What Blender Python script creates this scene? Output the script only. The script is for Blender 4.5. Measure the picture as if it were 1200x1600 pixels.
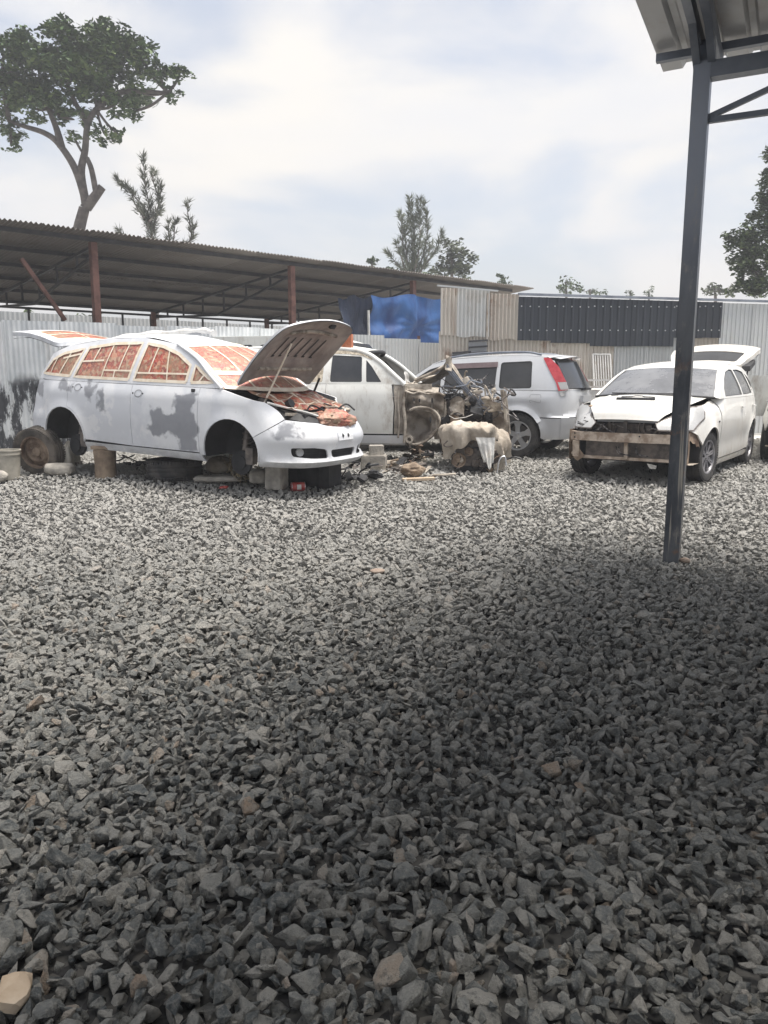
import bpy, bmesh, math, random
from mathutils import Vector, Matrix, Euler, noise
from mathutils.geometry import delaunay_2d_cdt
R = math.radians
rnd = random.Random(7)
S = bpy.context.scene
for o in list(bpy.data.objects): bpy.data.objects.remove(o)

# ---------------------------------------------------------------- camera, light, exposure
CAM_H, PITCH, FPX = 1.30, R(9.81), 1222.0
cam = bpy.data.cameras.new('camera'); camo = bpy.data.objects.new('camera', cam); S.collection.objects.link(camo)
camo.location = (0, 0, CAM_H); camo.rotation_euler = (math.pi/2 - PITCH, 0, 0)
cam.sensor_fit = 'VERTICAL'; cam.sensor_height = 36; cam.lens = FPX/1600*36; cam.clip_end = 3000; cam.clip_start = .05
S.camera = camo
HAZE = 0.004
SUN_EL, SUN_AZ = R(76), R(95)         # azimuth from +Y towards +X
w = bpy.data.worlds.new('World'); S.world = w; w.use_nodes = True
nt = w.node_tree; N = nt.nodes; L = nt.links; N.clear()
def wn(t, **k):
    n = N.new(t)
    for a, b in k.items(): setattr(n, a, b)
    return n
sky = wn('ShaderNodeTexSky', sky_type='NISHITA', sun_disc=False, sun_elevation=SUN_EL, sun_rotation=SUN_AZ, dust_density=3.0)
sc = wn('ShaderNodeVectorMath', operation='SCALE'); sc.inputs['Scale'].default_value = .085
L.new(sky.outputs[0], sc.inputs[0])
tc = wn('ShaderNodeTexCoord'); mp = wn('ShaderNodeMapping'); mp.inputs['Scale'].default_value = (1.0, 1.0, 2.6)
L.new(tc.outputs['Generated'], mp.inputs[0])
n1 = wn('ShaderNodeTexNoise'); n1.inputs['Scale'].default_value = 2.3; n1.inputs['Detail'].default_value = 7; n1.inputs['Roughness'].default_value = .5; n1.inputs['Distortion'].default_value = .35
L.new(mp.outputs[0], n1.inputs[0])
cr = wn('ShaderNodeMapRange'); cr.inputs[1].default_value = .42; cr.inputs[2].default_value = .60; cr.inputs[3].default_value = .42; cr.inputs[4].default_value = 1.0
cr.interpolation_type = 'SMOOTHSTEP'; L.new(n1.outputs[0], cr.inputs[0])
sx = wn('ShaderNodeSeparateXYZ'); L.new(tc.outputs['Generated'], sx.inputs[0])
hz = wn('ShaderNodeMapRange'); hz.inputs[1].default_value = 0.0; hz.inputs[2].default_value = .45; hz.inputs[3].default_value = .62; hz.inputs[4].default_value = 0.0
L.new(sx.outputs[2], hz.inputs[0])
mxm = wn('ShaderNodeMath', operation='MAXIMUM'); L.new(cr.outputs[0], mxm.inputs[0]); L.new(hz.outputs[0], mxm.inputs[1])
n2 = wn('ShaderNodeTexNoise'); n2.inputs['Scale'].default_value = 3.4; n2.inputs['Detail'].default_value = 5; L.new(mp.outputs[0], n2.inputs[0])
cc = wn('ShaderNodeValToRGB'); cc.color_ramp.elements[0].position = .35; cc.color_ramp.elements[0].color = (.425, .425, .435, 1)
cc.color_ramp.elements[1].position = .66; cc.color_ramp.elements[1].color = (.475, .457, .432, 1); L.new(n2.outputs[0], cc.inputs[0])
mx = wn('ShaderNodeMix', data_type='RGBA'); L.new(mxm.outputs[0], mx.inputs[0]); L.new(sc.outputs[0], mx.inputs[6]); L.new(cc.outputs[0], mx.inputs[7])
bg = wn('ShaderNodeBackground'); bg.inputs[1].default_value = 1.0; L.new(mx.outputs[2], bg.inputs[0])
wo = wn('ShaderNodeOutputWorld'); L.new(bg.outputs[0], wo.inputs[0])
sl = bpy.data.lights.new('sun', 'SUN'); sl.energy = 2.9; sl.angle = R(30); sl.color = (1, .95, .88)
so = bpy.data.objects.new('sun', sl); S.collection.objects.link(so)
sd = Vector((math.sin(SUN_AZ)*math.cos(SUN_EL), math.cos(SUN_AZ)*math.cos(SUN_EL), math.sin(SUN_EL)))
so.rotation_euler = sd.to_track_quat('Z', 'Y').to_euler()
S.view_settings.view_transform = 'Standard'; S.view_settings.look = 'None'; S.view_settings.gamma = 1; S.view_settings.use_curve_mapping = False
S.view_settings.exposure = 1.14
S.render.engine = 'CYCLES'

# ---------------------------------------------------------------- helpers
def PX(px, py, z=None, Y=None):
    """world point seen at a place of the picture, at height z or depth Y"""
    dx, dy = (px-600)/FPX, (800-py)/FPX
    c, s = math.cos(PITCH), math.sin(PITCH)
    r = Vector((dx, c+dy*s, -s+dy*c))
    k = (z-CAM_H)/r.z if z is not None else Y/r.y
    return Vector((0, 0, CAM_H)) + r*k
def link(o, parent=None):
    S.collection.objects.link(o)
    if parent: o.parent = parent
    return o
def thing(name, label, cat, loc=(0, 0, 0), rotz=0, group=None):
    o = bpy.data.objects.new(name, None); link(o)
    o.location = loc; o.rotation_euler = (0, 0, rotz); o['label'] = label; o['category'] = cat; o.empty_display_size = .2
    if group: o['group'] = group
    return o
def tag(o, label, cat, group=None):
    o['label'] = label; o['category'] = cat
    if group: o['group'] = group
    return o
def copy_tree(o, loc=None, rotz=None, label=None):
    c = o.copy(); S.collection.objects.link(c)
    if loc is not None: c.location = loc
    if rotz is not None: c.rotation_euler = (0, 0, rotz)
    if label: c['label'] = label
    for ch in o.children:
        d = ch.copy(); S.collection.objects.link(d); d.parent = c
        for g in ch.children:
            e = g.copy(); S.collection.objects.link(e); e.parent = d
    return c
class MB:
    def __init__(s): s.v = []; s.f = []
    def add(s, vs, fs):
        o = len(s.v); s.v += [tuple(v) for v in vs]; s.f += [tuple(i+o for i in f) for f in fs]; return s
    def box(s, c, d, rot=None):
        m = Euler(rot).to_matrix() if rot else Matrix.Identity(3)
        vs = [Vector(c)+m @ Vector((x*d[0]/2, y*d[1]/2, z*d[2]/2)) for x in (-1, 1) for y in (-1, 1) for z in (-1, 1)]
        return s.add(vs, [(0, 1, 3, 2), (4, 6, 7, 5), (0, 4, 5, 1), (2, 3, 7, 6), (0, 2, 6, 4), (1, 5, 7, 3)])
    def bar(s, a, b, wd, ht, up=(0, 0, 1)):
        a, b = Vector(a), Vector(b); d = (b-a).normalized(); u = Vector(up)
        if abs(d.dot(u)) > .98: u = Vector((0, 1, 0))
        x = d.cross(u).normalized(); y = x.cross(d).normalized()
        vs = [p+x*(i*wd/2)+y*(j*ht/2) for p in (a, b) for i, j in ((-1, -1), (1, -1), (1, 1), (-1, 1))]
        return s.add(vs, [(3, 2, 1, 0), (4, 5, 6, 7), (0, 1, 5, 4), (1, 2, 6, 5), (2, 3, 7, 6), (3, 0, 4, 7)])
    def tube(s, pts, r, n=8, cap=True):
        pts = [Vector(p) for p in pts]; rs = r if isinstance(r, (list, tuple)) else [r]*len(pts)
        rings = []; ref = None
        for i, p in enumerate(pts):
            d = (pts[min(i+1, len(pts)-1)]-pts[max(i-1, 0)]).normalized()
            if ref is None: ref = d.orthogonal().normalized()
            ref = (ref-d*ref.dot(d)); ref = ref.normalized() if ref.length > 1e-5 else d.orthogonal().normalized()
            q = d.cross(ref)
            rings += [p+(ref*math.cos(2*math.pi*k/n)+q*math.sin(2*math.pi*k/n))*rs[i] for k in range(n)]
        fs = [(i*n+k, i*n+(k+1) % n, (i+1)*n+(k+1) % n, (i+1)*n+k) for i in range(len(pts)-1) for k in range(n)]
        if cap: fs += [tuple(reversed(range(n))), tuple(range((len(pts)-1)*n, len(pts)*n))]
        return s.add(rings, fs)
    def grid(s, fn, nu, nv):
        vs = [fn(i/nu, j/nv) for i in range(nu+1) for j in range(nv+1)]
        m = nv+1
        return s.add(vs, [(i*m+j, (i+1)*m+j, (i+1)*m+j+1, i*m+j+1) for i in range(nu) for j in range(nv)])
    def lathe(s, prof, n=32, M=None, closed=False):
        """prof = (radius, height) round the local Z axis"""
        M = M or Matrix.Identity(4); m = len(prof)
        vs = [M @ Vector((r*math.cos(2*math.pi*k/n), r*math.sin(2*math.pi*k/n), h)) for k in range(n) for r, h in prof]
        e = m if closed else m-1
        return s.add(vs, [(k*m+j, ((k+1) % n)*m+j, ((k+1) % n)*m+(j+1) % m, k*m+(j+1) % m) for k in range(n) for j in range(e)])
    def prism(s, poly, t, M=None):
        """closed polygon in local XY, extruded by t along Z"""
        M = M or Matrix.Identity(4); n = len(poly)
        vs = [M @ Vector((p[0], p[1], z)) for z in (0, t) for p in poly]
        return s.add(vs, [tuple(reversed(range(n))), tuple(range(n, 2*n))]+[(i, (i+1) % n, (i+1) % n+n, i+n) for i in range(n)])
    def obj(s, name, m, parent=None, smooth=None, loc=None, fix=True):
        me = bpy.data.meshes.new(name); me.from_pydata(s.v, [], s.f)
        me.materials.append(m)
        if fix or smooth is not None:
            b = bmesh.new(); b.from_mesh(me)
            if fix: bmesh.ops.recalc_face_normals(b, faces=b.faces)
            if smooth is not None:
                a = R(smooth)
                for f in b.faces: f.smooth = True
                for e in b.edges:
                    if len(e.link_faces) == 2 and e.calc_face_angle(0) > a: e.smooth = False
            b.to_mesh(me); b.free()
        o = bpy.data.objects.new(name, me); link(o, parent)
        if loc is not None: o.location = loc
        return o
def stuff(o): o['kind'] = 'stuff'; return o
def struct(o): o['kind'] = 'structure'; return o
def lerp(a, b, t): return a+(b-a)*t
def sstep(a, b, x):
    t = max(0, min(1, (x-a)/(b-a))); return t*t*(3-2*t)
def interp(tab, x):
    if x <= tab[0][0]: return tab[0][1]
    for (a, b), (c, d) in zip(tab, tab[1:]):
        if x <= c: return b+(d-b)*(x-a)/(c-a)
    return tab[-1][1]
def catmull(P, n=8):
    out = []
    P = [Vector(p) for p in P]
    for i in range(len(P)-1):
        a = P[i-1] if i else P[0]*2-P[1]; b = P[i]; c = P[i+1]; d = P[i+2] if i+2 < len(P) else P[-1]*2-P[-2]
        for k in range(n):
            t = k/n; out.append(.5*((2*b)+(c-a)*t+(2*a-5*b+4*c-d)*t*t+(3*b-a-3*c+d)*t**3))
    out.append(P[-1]); return out
def nz(p, sc=1.0, seed=0): return noise.noise(Vector((p[0]*sc+seed*7.3, p[1]*sc-seed*3.1, (p[2] if len(p) > 2 else 0)*sc+seed*1.7)))
def arc(cx, cz, r, a0, a1, n=14): return [(cx+r*math.cos(R(a0+(a1-a0)*i/n)), cz+r*math.sin(R(a0+(a1-a0)*i/n))) for i in range(n+1)]
def roundpoly(P, r=.04, n=4):
    out = []
    for i, p in enumerate(P):
        p = Vector(p); a = Vector(P[i-1]); b = Vector(P[(i+1) % len(P)])
        ra = min(r, (a-p).length*.45); rb = min(r, (b-p).length*.45)
        A = p+(a-p).normalized()*ra; B = p+(b-p).normalized()*rb
        for k in range(n+1):
            t = k/n; out.append(tuple(A*(1-t)**2+p*2*t*(1-t)+B*t*t))
    return out
def inpoly(x, y, P):
    c = False; j = len(P)-1
    for i in range(len(P)):
        xi, yi = P[i][0], P[i][1]; xj, yj = P[j][0], P[j][1]
        if (yi > y) != (yj > y) and x < (xj-xi)*(y-yi)/(yj-yi)+xi: c = not c
        j = i
    return c
def densify(P, d):
    out = []
    for i, p in enumerate(P):
        a = Vector(p[:2]); b = Vector(P[(i+1) % len(P)][:2]); k = max(1, int((b-a).length/d))
        out += [tuple(a+(b-a)*(t/k)) for t in range(k)]
    return out
def insetpoly(P, g):
    A = sum(P[i-1][0]*P[i][1]-P[i][0]*P[i-1][1] for i in range(len(P)))
    sg = 1 if A > 0 else -1; out = []
    for i, p in enumerate(P):
        a = Vector(P[i-1]); q = Vector(p); b = Vector(P[(i+1) % len(P)])
        d1 = (q-a); d2 = (b-q)
        if d1.length < 1e-7: d1 = d2
        if d2.length < 1e-7: d2 = d1
        d1.normalize(); d2.normalize(); t = (d1+d2)
        if t.length < 1e-4: t = d1
        t.normalize(); nn = Vector((-t.y, t.x))*sg
        out.append(tuple(q+nn*g))
    return out
def panel(name, m, parent, outline, fn, holes=(), res=.06, gap=.003, rim=.02, smooth=40):
    """a skin piece: polygon in surface coordinates, mapped by fn(u, v, inward) with a folded-in rim"""
    O = densify(outline, res*.55); O = insetpoly(O, gap) if gap else O
    H = [densify(h, res*.55) for h in holes]
    H = [insetpoly(h, -gap) if gap else h for h in H]
    V = []; E = []
    for loop in [O]+H:
        o = len(V); V += [Vector(p) for p in loop]; E += [(o+i, o+(i+1) % len(loop)) for i in range(len(loop))]
    nb = len(V); xs = [p[0] for p in O]; ys = [p[1] for p in O]
    y = min(ys)+res*.5; row = 0
    while y < max(ys):
        x = min(xs)+res*(.5 if row % 2 else .1)
        while x < max(xs):
            if inpoly(x, y, O) and not any(inpoly(x, y, h) for h in H):
                if min((b[0]-x)**2+(b[1]-y)**2 for b in V[:nb]) > (res*.45)**2: V.append(Vector((x, y)))
            x += res
        y += res*.87; row += 1
    rv, re, rf = delaunay_2d_cdt(V, E, [], 0, 1e-6)[:3]
    fs = []
    for f in rf:
        cx = sum(rv[i][0] for i in f)/len(f); cy = sum(rv[i][1] for i in f)/len(f)
        if inpoly(cx, cy, O) and not any(inpoly(cx, cy, h) for h in H): fs.append(tuple(f))
    mb = MB(); mb.add([fn(v[0], v[1], 0) for v in rv], fs)
    if rim:
        for loop in [O]+H:
            k = len(loop)
            vs = [fn(p[0], p[1], 0) for p in loop]+[fn(p[0], p[1], rim) for p in loop]
            mb.add(vs, [(i, (i+1) % k, (i+1) % k+k, i+k) for i in range(k)])
    o = mb.obj(name, m, parent, smooth=smooth, fix=False)
    return o

# ---------------------------------------------------------------- materials
def nodes(name):
    m = bpy.data.materials.new(name); m.use_nodes = True
    return m, m.node_tree.nodes, m.node_tree.links, m.node_tree.nodes['Principled BSDF']
class NB:
    """small node helper"""
    def __init__(s, name): s.m, s.N, s.L, s.P = nodes(name); s.tc = s.N.new('ShaderNodeTexCoord'); s.obj = s.tc.outputs['Object']
    def _in(s, sock, v):
        if hasattr(v, 'links'): s.L.new(v, sock)
        elif isinstance(v, (tuple, list)) and sock.type == 'RGBA' and len(v) == 3: sock.default_value = (*v, 1)
        else: sock.default_value = v
    def map(s, scale=(1, 1, 1), loc=(0, 0, 0), rot=(0, 0, 0), src=None):
        n = s.N.new('ShaderNodeMapping'); n.inputs['Scale'].default_value = scale; n.inputs['Location'].default_value = loc; n.inputs['Rotation'].default_value = rot
        s.L.new(src or s.obj, n.inputs[0]); return n.outputs[0]
    def noise(s, scale=5, detail=4, rough=.55, vec=None, dist=0, out=0):
        n = s.N.new('ShaderNodeTexNoise'); n.inputs['Scale'].default_value = scale; n.inputs['Detail'].default_value = detail
        n.inputs['Roughness'].default_value = rough; n.inputs['Distortion'].default_value = dist; s.L.new(vec or s.obj, n.inputs[0]); return n.outputs[out]
    def voro(s, scale=5, vec=None, feature='F1', out='Distance', rnd_=1):
        n = s.N.new('ShaderNodeTexVoronoi'); n.feature = feature; n.inputs['Scale'].default_value = scale; n.inputs['Randomness'].default_value = rnd_
        s.L.new(vec or s.obj, n.inputs[0]); return n.outputs[out]
    def math(s, op, a, b=0.0, c=None):
        n = s.N.new('ShaderNodeMath'); n.operation = op; s._in(n.inputs[0], a); s._in(n.inputs[1], b)
        if c is not None: s._in(n.inputs[2], c)
        return n.outputs[0]
    def rng(s, v, a, b, c=0.0, d=1.0, smooth=True):
        n = s.N.new('ShaderNodeMapRange'); n.interpolation_type = 'SMOOTHSTEP' if smooth else 'LINEAR'
        s._in(n.inputs[0], v)
        for i, x in enumerate((a, b, c, d)): n.inputs[i+1].default_value = x
        return n.outputs[0]
    def mix(s, f, a, b, mode='MIX'):
        n = s.N.new('ShaderNodeMix'); n.data_type = 'RGBA'; n.blend_type = mode; s._in(n.inputs[0], f); s._in(n.inputs[6], a); s._in(n.inputs[7], b); return n.outputs[2]
    def sep(s, v=None):
        n = s.N.new('ShaderNodeSeparateXYZ'); s.L.new(v or s.obj, n.inputs[0]); return n.outputs
    def ramp(s, v, *st):
        n = s.N.new('ShaderNodeValToRGB'); e = n.color_ramp.elements
        while len(e) < len(st): e.new(.5)
        for q, (p, c) in zip(e, st): q.position = p; q.color = (*c, 1)
        s._in(n.inputs[0], v); return n.outputs[0]
    def orand(s): return s.N.new('ShaderNodeObjectInfo').outputs['Random']
    def island(s): return s.N.new('ShaderNodeNewGeometry').outputs['Random Per Island']
    def box(s, xyz, cx, cz, hx, hz, soft=.03):
        """1 inside a soft-edged rectangle of the XZ plane"""
        a = s.math('SUBTRACT', s.math('ABSOLUTE', s.math('SUBTRACT', xyz[0], cx)), hx)
        b = s.math('SUBTRACT', s.math('ABSOLUTE', s.math('SUBTRACT', xyz[2], cz)), hz)
        return s.rng(s.math('MAXIMUM', a, b), -soft, soft, 1, 0)
    def warp(s, amt=.1, scale=4, src=None):
        n = s.N.new('ShaderNodeTexNoise'); n.inputs['Scale'].default_value = scale; n.inputs['Detail'].default_value = 5; s.L.new(s.obj, n.inputs[0])
        a = s.N.new('ShaderNodeVectorMath'); a.operation = 'SUBTRACT'; s.L.new(n.outputs['Color'], a.inputs[0]); a.inputs[1].default_value = (.5, .5, .5)
        b = s.N.new('ShaderNodeVectorMath'); b.operation = 'SCALE'; s.L.new(a.outputs[0], b.inputs[0]); b.inputs['Scale'].default_value = amt
        c = s.N.new('ShaderNodeVectorMath'); c.operation = 'ADD'; s.L.new(src or s.obj, c.inputs[0]); s.L.new(b.outputs[0], c.inputs[1]); return c.outputs[0]
    def done(s, col=None, rough=None, metal=None, bump=None, bdist=.01, bstr=.6, spec=None, coat=None, alpha=None, trans=None):
        P = s.P
        if col is not None: s._in(P.inputs['Base Color'], col)
        if rough is not None: s._in(P.inputs['Roughness'], rough)
        if metal is not None: s._in(P.inputs['Metallic'], metal)
        if spec is not None: P.inputs['Specular IOR Level'].default_value = spec
        if coat is not None: P.inputs['Coat Weight'].default_value = coat; P.inputs['Coat Roughness'].default_value = .12
        if alpha is not None: s._in(P.inputs['Alpha'], alpha)
        if trans is not None: P.inputs['Transmission Weight'].default_value = trans
        if bump is not None:
            b = s.N.new('ShaderNodeBump'); b.inputs['Distance'].default_value = bdist; b.inputs['Strength'].default_value = bstr
            s.L.new(bump, b.inputs['Height']); s.L.new(b.outputs[0], P.inputs['Normal'])
        return s.m
def simple(name, c1, c2, scale=6, rough=.7, metal=0, bump=0, bscale=40, lo=.35, hi=.65, spec=None, coat=None):
    b = NB(name); n = b.noise(scale, 6, .6); col = b.mix(b.rng(n, lo, hi), c1, c2)
    return b.done(col, rough, metal, b.noise(bscale, 5) if bump else None, bump or .01, .7, spec, coat)

# paint with primer, filler and sanding marks
def paint_primer():
    b = NB('primer_paint'); wv = b.warp(.36, 5.5); q = b.sep(wv)
    boxes = [(-.80, .58, .34, .15), (-.62, .74, .12, .20), (-2.15, .90, .10, .09), (-2.55, .93, .13, .05), (-1.95, .78, .05, .12), (.62, .60, .10, .06), (-3.2, .86, .12, .08), (-.60, .40, .10, .12)]
    g = None
    for t in boxes:
        k = b.box(q, *t, .025); g = k if g is None else b.math('MAXIMUM', g, k)
    base = b.mix(b.rng(b.noise(1.7, 5), .44, .56), (.64, .66, .70), (.75, .765, .79))
    halo = b.rng(b.noise(3.5, 6, .65, b.map(loc=(3, 1, 2))), .55, .60)
    base = b.mix(b.math('MULTIPLY', halo, .75), base, (.78, .785, .80))
    d = b.rng(b.noise(9, 7, .7, b.map(loc=(1, 7, 2))), .62, .72); base = b.mix(b.math('MULTIPLY', d, .3), base, (.42, .44, .47))
    zz = b.sep(); low = b.rng(zz[2], .42, .22, 0, .45); grime = b.math('MULTIPLY', low, b.rng(b.noise(7, 6, .7), .35, .65)); base = b.mix(grime, base, (.33, .34, .35))
    col = b.mix(g, base, b.mix(b.noise(12, 4), (.255, .265, .29), (.33, .34, .37)))
    return b.done(col, b.mix(g, (.42,)*3, (.7,)*3), 0, b.noise(2.2, 3), .006, .35)
def paint_dirty(name, c, dirt=(.33, .27, .20), amt=.5, rough=.4, sc=2.2, coat=0, metal=0, low=.5):
    b = NB(name); base = b.mix(b.rng(b.noise(2, 4), .35, .65), tuple(x*.92 for x in c), c)
    m1 = b.rng(b.noise(sc, 8, .68, b.map(scale=(1, 1, .5))), .5, .72)
    z = b.sep()[2]; m2 = b.rng(z, low, low-.35, 0, .6)
    m = b.math('MINIMUM', b.math('ADD', b.math('MULTIPLY', m1, amt), b.math('MULTIPLY', m2, b.rng(b.noise(9, 6, .7), .3, .7))), .95)
    st = b.rng(b.noise(14, 5, .6, b.map(scale=(1, 1, .12))), .58, .72); m = b.math('MAXIMUM', m, b.math('MULTIPLY', st, amt*.5))
    return b.done(b.mix(m, base, dirt), b.math('ADD', b.math('MULTIPLY', m, .35), rough), metal, b.noise(1.6, 3), .005, .3, coat=coat)
def sheet_metal(name, c1, c2, rustamt=.5, rust=(.20, .11, .06), rough=.5, metal=.35, zspan=None):
    b = NB(name); ob = b.orand()
    v = b.N.new('ShaderNodeVectorMath'); v.operation = 'ADD'; b.L.new(b.obj, v.inputs[0])
    cb = b.N.new('ShaderNodeCombineXYZ')
    for i in range(3): b.L.new(b.math('MULTIPLY', ob, 37.0+i*11), cb.inputs[i])
    b.L.new(cb.outputs[0], v.inputs[1]); vec = v.outputs[0]
    base = b.mix(b.math('ADD', b.math('MULTIPLY', ob, .6), b.math('MULTIPLY', b.noise(2.3, 5, .6, vec), .4)), c1, c2)
    st = b.rng(b.noise(9, 6, .7, b.map(scale=(1, 1, .07), src=vec)), .52, .72)
    pt = b.rng(b.noise(1.6, 7, .7, vec), .52, .70)
    m = b.math('MULTIPLY', b.math('MAXIMUM', b.math('MULTIPLY', st, .7), pt), rustamt)
    base = b.mix(m, base, b.mix(b.noise(20, 5), rust, tuple(x*1.9 for x in rust)))
    return b.done(base, b.math('ADD', b.math('MULTIPLY', m, .3), rough), metal, b.noise(5, 5, .6, vec), .004, .5)
def paper_mat():
    b = NB('masking_paper'); w_ = b.warp(.02, 30)
    c = b.voro(26, w_, out='Color'); cc = b.sep(c)
    col = b.ramp(cc[0], (0, (.22, .03, .025)), (.3, (.36, .055, .035)), (.52, (.50, .13, .06)), (.70, (.52, .34, .22)), (.84, (.22, .13, .07)), (1, (.48, .06, .045)))
    fine = b.noise(60, 6, .75); col = b.mix(b.rng(fine, .46, .66, 0, .5), col, (.62, .46, .36))
    tint = b.noise(2.6, 3, .5, b.map(loc=(4, 1, 0))); col = b.mix(b.rng(tint, .5, .66, 0, .55), col, (.30, .24, .15))
    ob = b.orand(); col = b.mix(b.math('MULTIPLY', ob, .18), col, (.62, .45, .40))
    return b.done(col, .45, 0, b.noise(14, 5, .6), .012, .7)
def cloth(name, c1, c2, stain=(.25, .15, .10), rough=.9):
    b = NB(name); n = b.noise(3, 7, .65); col = b.mix(b.rng(n, .35, .65), c1, c2); col = b.mix(b.rng(b.noise(5, 6, .7, b.map(loc=(3, 3, 3))), .56, .7, 0, .6), col, stain)
    return b.done(col, rough, 0, b.noise(22, 6, .7), .012, .9)
def glassy(name, c=(.05, .055, .06), rough=.12, dust=.25, dustc=(.34, .33, .31), alpha=.93):
    b = NB(name); d = b.rng(b.noise(2.3, 7, .7), .3, .8, dust*.4, dust*1.4); col = b.mix(d, c, dustc)
    return b.done(col, b.math('ADD', b.math('MULTIPLY', d, .5), rough), 0, None, alpha=b.math('ADD', alpha, b.math('MULTIPLY', d, .15)), spec=.6)
def leaf_mat(name, c1, c2, c3=None):
    b = NB(name); i = b.island(); c3 = c3 or tuple(x*1.5 for x in c2)
    col = b.ramp(i, (0, c1), (.55, c2), (1, c3)); col = b.mix(b.rng(b.noise(.9, 3), .4, .6, 0, .5), col, c1)
    m = b.done(col, .6, 0, spec=.3); return m
M = {}
M['primer'] = paint_primer()
M['primer_dark'] = simple('dark_primer', (.27, .28, .30), (.36, .37, .39), 3, .6)
M['white'] = paint_dirty('white_paint', (.80, .79, .75), (.50, .42, .32), .35, .3, coat=.3)
M['oldwhite'] = paint_dirty('weathered_white_paint', (.76, .77, .74), (.30, .245, .19), .8, .5, 2.8, low=.6)
M['silver'] = paint_dirty('silver_paint', (.66, .675, .70), (.40, .38, .34), .22, .32, coat=.6, metal=.2, low=.4)
M['silver_lo'] = paint_dirty('grey_cladding', (.54, .55, .57), (.36, .34, .30), .3, .45, metal=.15, low=.4)
M['hoodin'] = simple('dusty_hood_underside', (.24, .21, .195), (.42, .375, .345), 3, .75, 0, .004, 30)
M['dark'] = simple('black_plastic', (.012, .013, .015), (.03, .03, .033), 8, .6)
M['inner'] = simple('dark_interior', (.016, .017, .02), (.035, .035, .038), 4, .9)
M['rubber'] = simple('tyre_rubber', (.028, .028, .03), (.085, .08, .075), 7, .85, 0, .004, 60)
M['alloy'] = simple('alloy', (.50, .51, .53), (.62, .62, .63), 5, .35, .6)
M['darkalloy'] = simple('dusty_dark_alloy', (.18, .18, .20), (.42, .41, .42), 9, .45, .5)
M['steel'] = simple('worn_steel', (.10, .09, .085), (.22, .19, .17), 9, .6, .4, .003, 50)
M['rusty'] = simple('rusty_steel', (.13, .085, .06), (.33, .255, .19), 7, .8, .1, .006, 60)
M['tanrust'] = simple('dusty_rusty_bar', (.32, .24, .18), (.62, .53, .44), 9, .85, 0, .006, 50)
M['dustmetal'] = simple('dust_coated_metal', (.17, .14, .11), (.52, .47, .40), 8, .75, .1, .006, 30)
M['wreck'] = simple('grimy_sheet_metal', (.10, .08, .062), (.40, .36, .31), 3.6, .75, .1, .014, 18, .34, .66)
M['tape'] = simple('masking_tape', (.72, .62, .48), (.84, .76, .64), 12, .8)
M['paper'] = paper_mat()
M['glass'] = glassy('dusty_glass')
M['tint'] = glassy('tinted_glass', (.018, .02, .024), .08, .10, (.25, .25, .25), .97)
M['wind'] = glassy('dusty_windscreen', (.07, .075, .085), .12, .42, (.34, .345, .36), .92)
M['lamp'] = glassy('lamp_lens', (.40, .41, .42), .10, .5, (.58, .57, .55), .95)
M['red'] = simple('red_lens', (.42, .02, .03), (.55, .06, .07), 10, .18, coat=.8)
M['post'] = None
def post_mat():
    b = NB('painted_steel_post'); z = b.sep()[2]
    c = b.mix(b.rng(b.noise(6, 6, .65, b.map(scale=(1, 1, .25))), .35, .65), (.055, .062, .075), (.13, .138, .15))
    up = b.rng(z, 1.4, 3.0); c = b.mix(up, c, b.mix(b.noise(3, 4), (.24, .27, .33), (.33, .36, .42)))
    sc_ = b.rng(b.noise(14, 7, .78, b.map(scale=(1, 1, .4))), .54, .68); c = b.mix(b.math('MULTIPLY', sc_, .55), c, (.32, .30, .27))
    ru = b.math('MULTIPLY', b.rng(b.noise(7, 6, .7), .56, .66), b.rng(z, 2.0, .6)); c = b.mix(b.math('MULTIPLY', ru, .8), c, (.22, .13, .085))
    stv = b.math('MULTIPLY', b.rng(b.noise(60, 3, .6, b.map(scale=(1, 1, .02))), .56, .64), b.rng(z, 1.2, .7)); c = b.mix(b.math('MULTIPLY', stv, .8), c, (.50, .46, .39))
    return b.done(c, .42, .2, b.noise(25, 5), .003, .5)
M['post'] = post_mat()
M['frame'] = simple('grey_painted_steel', (.15, .17, .21), (.24, .265, .31), 3, .45, .2)
M['redpost'] = simple('red_oxide_post', (.10, .045, .035), (.20, .10, .08), 5, .75)
M['truss'] = simple('dark_truss_steel', (.022, .023, .028), (.05, .05, .055), 5, .6, .2)
M['roofsheet'] = sheet_metal('old_roof_sheet', (.16, .145, .135), (.30, .275, .25), .35, (.11, .075, .055), .75, .1)
M['galv'] = sheet_metal('galvanised_sheet', (.42, .44, .45), (.56, .57, .57), .12, (.22, .20, .18), .5, .45)
M['rustsheet'] = sheet_metal('rusty_sheet', (.42, .385, .34), (.62, .585, .53), .75, (.17, .095, .055), .65, .2)
M['greysheet'] = sheet_metal('grey_sheet', (.46, .485, .50), (.62, .62, .60), .35, (.20, .16, .12), .6, .3)
M['blacksheet'] = sheet_metal('black_roofing_sheet', (.016, .021, .030), (.026, .033, .045), .12, (.06, .06, .06), .5, .1)
M['shedroof'] = sheet_metal('trapezoid_sheet', (.48, .49, .50), (.60, .60, .60), .25, (.25, .2, .15), .5, .4)
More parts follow.
